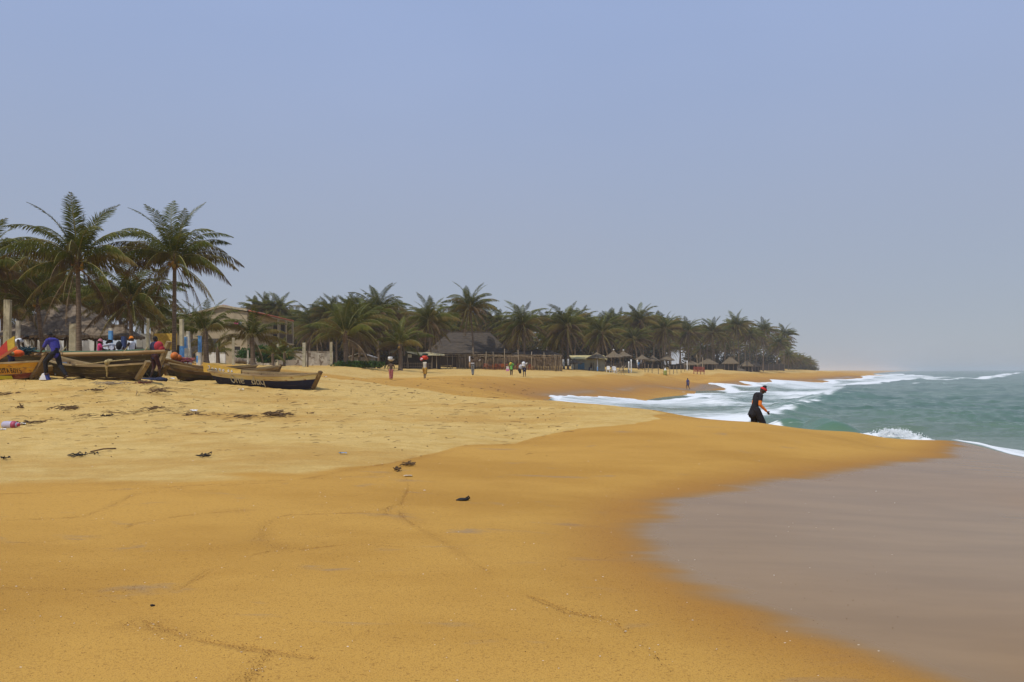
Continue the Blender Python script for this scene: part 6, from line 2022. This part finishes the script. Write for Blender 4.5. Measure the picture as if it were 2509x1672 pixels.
f = at(291, 37); f.z = P(291, 835, 37).z - 1.58
person((f.x, f.y, f.z), R(15), 'person with long black hair and white straps behind the long dark boat', 1.56, {}, shirt=C_white, tank=True, legs=C_navy, female=True)
b = MB(); b.ball((0, 0, 0), .15, 12, 8, sc=(1, .8, 1.5)); tag(b.build('long_hair', HAIR, loc=f + Vector((0, -.06, 1.36)), smooth=True), None)
o = bpy.data.objects['long_hair']; o.parent = [q for q in bpy.data.objects if q.name.startswith('person')][-1]; o.location = (0, -.06, 1.47)
o.parent = sorted([q for q in bpy.data.objects if q.name.startswith('person') and 'long black hair' in q.get('label', '')], key=lambda q: q.name)[0]
f = at(322, 37); f.z = P(322, 823, 37).z - 1.73
person((f.x, f.y, f.z), R(75), 'person in an orange cap and white vest behind the long dark boat', 1.70, {'lel': (-.22, .12, 1.14), 'lwr': (-.18, .34, 1.08), 'rel': (.24, .0, 1.12)}, shirt=C_white, tank=True, legs=C_navy, cap=('visor', cl('cap_orange', (.80, .26, .02), (.70, .2, .02))))
f = at(378, 32.95)
person((f.x, f.y, f.z), R(-35), 'person in dark shirt standing by the bow of the long boat with a red bag', 1.72, {'rel': (.30, .12, 1.20), 'rwr': (.34, .32, 1.16), 'lel': (-.30, .02, 1.16), 'lwr': (-.36, .10, 1.02), 'lkn': (-.10, .05, .49), 'ran': (.12, .16, .085), 'rkn': (.12, .14, .50), 'lan': (-.10, -.10, .085)}, shirt=C_navy, sleeve=.6, legs=cl('maroon_short', (.060, .022, .022)), leg_len=.62, voxel=.012)
b = MB(); b.ball((0, 0, 0), .19, 12, 8, sc=(1, .8, 1.1)); b.ball((.10, 0, -.10), .14, 10, 7); tag(b.build('red_bag', cl('bag_red', (.42, .035, .045)), loc=P(389, 849, 32.75), smooth=True), 'red cloth bag carried by the person at the bow of the long boat', 'bag')
b = MB()
for k in range(9): b.ball((rng.uniform(-.5, .45), rng.uniform(-.3, .3), .02), rng.uniform(.10, .2), 9, 6, sc=(1.5, 1, .55))
tag(b.build('shadow_heap', cl('shadow_pile', (.020, .026, .06)), loc=at(381, 31.5), smooth=True), 'dark blue heap standing in for the cast shadow on the sand below the brown bow', 'shadow')  # dark lumps laid as the shadow of the person at the bow
f = at(1565, 152)
person((f.x, f.y, f.z), R(160), 'small far person in blue standing between the white footed palms', 1.6, {}, shirt=cl('sky', (.10, .22, .42)), legs=C_navy, hair=True, voxel=.02)
f = at(1449, 131)
person((f.x, f.y, f.z - .35), R(120), 'small far person in dark clothes sitting under the first straw parasol', 1.6, dict(lkn=(-.1, .4, .86), rkn=(.1, .4, .86), lan=(-.1, .42, .42), ran=(.1, .42, .42)), shirt=C_black, legs=C_navy, voxel=.02)

# ================================================================== LITTER AND DRIFT ON THE SAND
def gnd(px, py): 
    x, y = gpt(px, py)
    return Vector((x, y, gz(x, y)))
m_twig = nmat('twig', (.17, .098, .045), (.095, .055, .028), rough=.9)
m_weed = nmat('seaweed', (.075, .045, .022), (.13, .078, .034), scale=8, rough=.85)
m_blk = nmat('black_weed', (.014, .012, .011), rough=.7)
def clump(px, py, wpx, hpx, n, label, mat=m_twig, r=.012, cat='driftwood', name='driftwood_clump', seed=0, flat=.35, ln=.5):
    rg = random.Random(seed + int(px))
    g = gnd(px, py)
    s = g.y / FPX
    b = MB()
    for k in range(n):
        c = Vector((rg.gauss(0, wpx * s * .26), rg.gauss(0, wpx * s * .5), abs(rg.gauss(.02, hpx * s * .35))))
        a = rg.uniform(-.8, .8) if rg.random() < .7 else rg.uniform(0, 6.28)
        d = Vector((math.cos(a), math.sin(a), rg.uniform(-.18, .25))) * (wpx * s * ln * rg.uniform(.15, .6))
        m_ = Vector((rg.gauss(0, .03), rg.gauss(0, .03), rg.uniform(0, .04)))
        b.tube([c - d, c + m_, c + d], [r * .6, r, r * .4], 4)
    return tag(b.build(name, mat, loc=g), label, cat)
clump(14, 968, 50, 8, 26, 'tangle of dry brown sticks at the left edge below the yellow boat', seed=1)
clump(385, 962, 58, 14, 26, 'fan of long bare sticks on the sand before the boats', seed=2, ln=.9)
clump(275, 942, 60, 8, 40, 'pale tangle of twigs close under the dark brown boat', mat=m_pole, seed=3)
clump(352, 940, 26, 6, 40, 'reddish brown clump of weed below the brown bow', mat=nmat('rust_weed', (.17, .055, .028), (.10, .035, .02)), seed=4, cat='seaweed', name='seaweed_clump')
clump(235, 958, 30, 7, 30, 'small brown weed clump left of the fan of sticks', mat=m_weed, seed=5, cat='seaweed', name='seaweed_clump')
clump(160, 1003, 46, 8, 36, 'brown weed with a long stem, above the dark drift line', mat=m_weed, seed=6, cat='seaweed', name='seaweed_clump')
clump(50, 1001, 12, 8, 22, 'small round tuft of yellow brown weed near the left edge', mat=m_twig, seed=7, cat='seaweed', name='seaweed_clump')
clump(385, 1002, 60, 4, 16, 'spread of thin dark twigs at mid beach', mat=m_weed, seed=8)
clump(680, 1020, 46, 13, 60, 'biggest dark drift clump, tangled on the drift line right of the middle', mat=m_weed, seed=9, r=.016)
clump(605, 1022, 40, 3, 18, 'low dark clump of drift left of the biggest one', mat=m_weed, seed=10)
clump(760, 1014, 30, 2, 3, 'single straight dark stick right of the biggest drift clump', mat=m_twig, seed=11)
clump(470, 1018, 34, 3, 14, 'loose dark drift with pale bits at the middle of the drift line', mat=m_weed, seed=12)
clump(265, 1021, 24, 4, 14, 'short black line of weed in the left part of the drift line', mat=m_blk, seed=13, cat='seaweed', name='seaweed_clump')
clump(90, 1037, 50, 3, 16, 'dark weed streak right of the plastic bottle', mat=m_weed, seed=14, cat='seaweed', name='seaweed_clump')
clump(200, 1118, 50, 2, 16, 'dark weed heaped at the lower end of the long stick', mat=m_blk, seed=15, cat='seaweed', name='seaweed_clump')
clump(500, 1120, 28, 2, 14, 'small black weed patch alone on the smooth sand', mat=m_blk, seed=16, cat='seaweed', name='seaweed_clump')
clump(17, 1126, 16, 2, 9, 'black weed speck at the left edge below the long stick', mat=m_blk, seed=17, cat='seaweed', name='seaweed_clump')
clump(1002, 1141, 26, 3, 30, 'dark clump of weed where the two swash lines meet', mat=m_weed, seed=18, r=.009, cat='seaweed', name='seaweed_clump')
clump(975, 1155, 12, 6, 18, 'upright small bit of weed left of the clear scrap', mat=m_weed, seed=19, r=.008, cat='seaweed', name='seaweed_clump')
g0, g1 = gnd(222, 1110), gnd(284, 1102)
tag(MB().tube([g0 + Vector((0, 0, .02)), g0.lerp(g1, .5) + Vector((0, 0, .04)), g1 + Vector((0, 0, .02))], .014, 6).build('stick', m_twig), 'long thin dark stick lying on the smooth sand at left', 'stick')
g = gnd(1133, 1227)
b = MB(); b.ball((0, 0, .012), .045, 12, 8, sc=(1.5, 1.1, .5)); b.ball((.055, .02, .02), .026, 10, 7, sc=(1.2, 1, .7)); b.ball((-.05, -.01, .008), .026, 9, 6, sc=(1.3, 1, .5)); b.tube([(.04, 0, .03), (.075, .03, .05), (.09, .03, .02)], .008, 5)
tag(b.build('black_weed', m_blk, loc=g, smooth=True), 'black lump of weed alone on the damp sand near the middle', 'seaweed')
g = gnd(373, 1487)
b = MB(); b.ball((0, 0, .008), .011, 8, 6, sc=(1.2, 1, .9)); b.ball((.010, .005, .006), .008, 7, 5); b.ball((-.008, -.002, .012), .006, 7, 5)
tag(b.build('seed_husk', m_blk, loc=g), 'tiny black husk on the damp sand at lower left', 'husk')
# plastic bottle and scraps at the left edge
g = gnd(27, 1050)
bo = empty('plastic_bottle', g, R(-8), 'clear violet plastic bottle with a red cap end lying at the left edge', 'bottle')
m_pet, ntp, bp_, op_ = newmat('clear_plastic')
bp_.inputs['Base Color'].default_value = (.50, .47, .60, 1); bp_.inputs['Roughness'].default_value = .25; bp_.inputs['Alpha'].default_value = .8
prof = [(.02, 0), (.075, .01), (.085, .04), (.085, .28), (.06, .34), (.036, .37)]
q = MB().lathe(prof, 16); q.v = [(z - .2, y, x + .08) for x, y, z in q.v]; q.build('body', m_pet, bo, smooth=True)
q = MB().lathe([(.060, .34), (.085, .29), (.087, .24), (.062, .30)], 16); q.v = [(z - .198, y, x + .08) for x, y, z in q.v]; q.build('label_band', nmat('label_red', (.45, .08, .14), rough=.5), bo, smooth=True)
q = MB().lathe([(.040, .37), (.042, .40), (.02, .405)], 12); q.v = [(z - .2, y, x + .08) for x, y, z in q.v]; q.build('cap', nmat('cap_red', (.50, .06, .10), rough=.5), bo, smooth=True)
def scrap(px, py, w, h, mat, label, name='paper_scrap', cat='scrap', seed=0, lift=.06):
    rg = random.Random(seed + int(px))
    g = gnd(px, py)
    b = MB(); n = 5
    for i in range(n + 1):
        for j in range(n + 1):
            b.v.append(((i / n - .5) * w + rg.uniform(-.01, .01), (j / n - .5) * h, .01 + lift * (rg.random() * .6 + .5 * abs(math.sin(i * 1.3 + j)))))
    for i in range(n):
        for j in range(n):
            q = i * (n + 1) + j; b.f.append((q, q + n + 1, q + n + 2, q + 1)); b.m.append(0)
    return tag(b.build(name, mat, loc=g), label, cat)
m_paper = nmat('white_paper', (.78, .78, .78), (.68, .68, .70), rough=.8)
scrap(49, 1043, .22, .12, m_paper, 'white scrap of paper right beside the plastic bottle', seed=1)
scrap(6, 1055, .14, .12, m_paper, 'white scrap below the plastic bottle at the left edge', seed=2, lift=.03)
scrap(591, 957, .16, .14, m_paper, 'crumpled white scrap under the navy boat', seed=3)
scrap(475, 1010, .18, .10, m_paper, 'small white scrap above the middle of the drift line', seed=4)
scrap(421, 930, .22, .14, m_paper, 'crumpled white bag left of the tan planked boat', seed=5)
scrap(797, 925, .18, .14, m_paper, 'white scrap right of the navy bow on the open sand', seed=6)
scrap(1040, 1204, .022, .016, m_paper, 'tiny white shell piece right of the swash line', name='shell_piece', cat='shell', seed=7, lift=.006)
scrap(840, 1114, .13, .05, nmat('blue_plastic', (.10, .22, .42), (.30, .42, .55), scale=20, rough=.5), 'blue plastic scrap on the dry sand left of the middle', name='plastic_scrap', seed=8, lift=.03)
scrap(1000, 1168, .11, .07, nmat('clear_film', (.55, .52, .46), (.46, .38, .26), scale=25, rough=.3), 'clear crumpled plastic film by the swash line', name='plastic_film', seed=9, lift=.012)
# carton: white with a blue side
g = gnd(108, 931)
b = MB(); b.hexa([(-.14, -.1, 0), (.10, -.1, 0), (.10, .1, 0), (-.14, .1, 0), (-.04, -.09, .22), (.02, -.09, .25), (.02, .1, .25), (-.04, .1, .22)]); ct = empty('paper_carton', g, .2, 'white and blue crumpled carton on the sand before the striding person', 'carton')
b.build('panel', m_paper, ct)
b = MB(); b.hexa([(.102, -.1, 0), (.20, -.1, 0), (.20, .1, 0), (.102, .1, 0), (.022, -.09, .25), (.12, -.09, .20), (.12, .1, .20), (.022, .1, .25)]); b.build('blue_panel', nmat('carton_blue', (.05, .07, .28), rough=.6), ct)
# thin litter nobody could count
def sprinkle(name, n, region, mk, mat, label, seed, cat):
    rg = random.Random(seed)
    b = MB(); k = 0
    while k < n:
        px, py = region(rg)
        x, y = gpt(px, py)
        if y > 70: continue
        mk(b, rg, Vector((x, y, gz(x, y))))
        k += 1
    return tag(b.build(name, mat), label, cat, kind='stuff')
def mk_twig(b, rg, g):
    a = rg.gauss(0, .6); L = rg.uniform(.02, .11) * min(1.6, g.y / 16)
    d = Vector((math.cos(a), math.sin(a), rg.uniform(-.05, .12))) * L
    r = rg.uniform(.003, .007) * g.y / 22
    c = g + Vector((0, 0, .014 + r))
    b.tube([c - d, c + Vector((0, 0, rg.uniform(0, .02))), c + d], [r * .6, r, r * .5], 4)
def mk_leafbit(b, rg, g):
    s = rg.uniform(.006, .018) * g.y / 22
    b.ball((g.x, g.y, g.z + s * .35), s, 6, 4, sc=(rg.uniform(.9, 2.2), 1, .6))
def reg_dry(rg):
    return rg.uniform(0, 1420), 928 + 150 * rg.random() ** 1.5 if rg.random() < .8 else rg.uniform(960, 1120)
def reg_line(rg):
    t = rg.random(); px = 60 + 680 * t
    return px, np.interp(px, [60, 200, 300, 450, 600, 740], [1042, 1022, 1012, 1012, 1024, 1016]) + rg.gauss(0, 4)
def reg_near(rg): return rg.uniform(0, 2200), 1672 - 560 * rg.random() ** .7
def reg_edge(rg):
    L = LINES[rg.randrange(len(LINES))]; return None
sprinkle('scattered_twigs', 460, reg_dry, mk_twig, m_twig, 'thin scatter of twigs over the dry sand', 1, 'twigs')
sprinkle('drift_line', 300, reg_line, mk_twig, m_weed, 'dark line of drift left by the last high tide', 2, 'drift')
sprinkle('dark_crumbs', 380, reg_dry, mk_leafbit, m_weed, 'dark crumbs of weed over the dry sand', 3, 'weed')
def mk_shell(b, rg, g):
    s = rg.uniform(.0018, .0050) * (1 if g.y < 9 else g.y / 9)
    b.ball((g.x, g.y, g.z + s * .3), s, 6, 4, sc=(rg.uniform(1, 1.8), 1, .5))
def mk_speck(b, rg, g):
    s = rg.uniform(.0012, .0030) * (1 if g.y < 9 else g.y / 9)
    b.ball((g.x, g.y, g.z + s * .4), s, 5, 4, sc=(rg.uniform(1, 1.6), 1, .7))
sprinkle('shell_bits', 240, reg_near, mk_shell, nmat('shell', (.74, .68, .56), (.62, .52, .38), rough=.6), 'white bits of shell over the damp sand', 4, 'shells')
sprinkle('dark_grains', 900, reg_near, mk_speck, nmat('grain', (.075, .040, .016), (.13, .07, .025), rough=.9), 'coarse dark grains over the damp sand', 5, 'grains')
def along_lines(name, n, mk, mat, label, seed, spread=.03):
    rg = random.Random(seed); b = MB()
    for k in range(n):
        L = LINES[rg.randrange(len(LINES))]; i = rg.randrange(len(L) - 1); u = rg.random()
        x = L[i][0] * (1 - u) + L[i + 1][0] * u + rg.gauss(0, spread); y = L[i][1] * (1 - u) + L[i + 1][1] * u + rg.gauss(0, spread * 1.6)
        if y > 25: continue
        mk(b, rg, Vector((x, y, gz(x, y))))
    return tag(b.build(name, mat), label, 'grains', kind='stuff')
along_lines('swash_grains', 900, mk_speck, nmat('grain_dark', (.17, .080, .022), (.10, .05, .016), rough=.9), 'coarse brown grains left along the swash lines', 6)
along_lines('swash_shells', 130, mk_shell, nmat('shell_cream', (.70, .60, .44), (.60, .47, .30), rough=.6), 'shell bits left along the swash lines', 7, .05)

# the melted figures become plain meshes
dg = bpy.context.evaluated_depsgraph_get()
for o in _todo:
    me = bpy.data.meshes.new_from_object(o.evaluated_get(dg))
    old = o.data
    o.modifiers.clear()
    o.data = me
    if not len(me.materials): me.materials.append(old.materials[0])
    me.polygons.foreach_set('use_smooth', [True] * len(me.polygons))
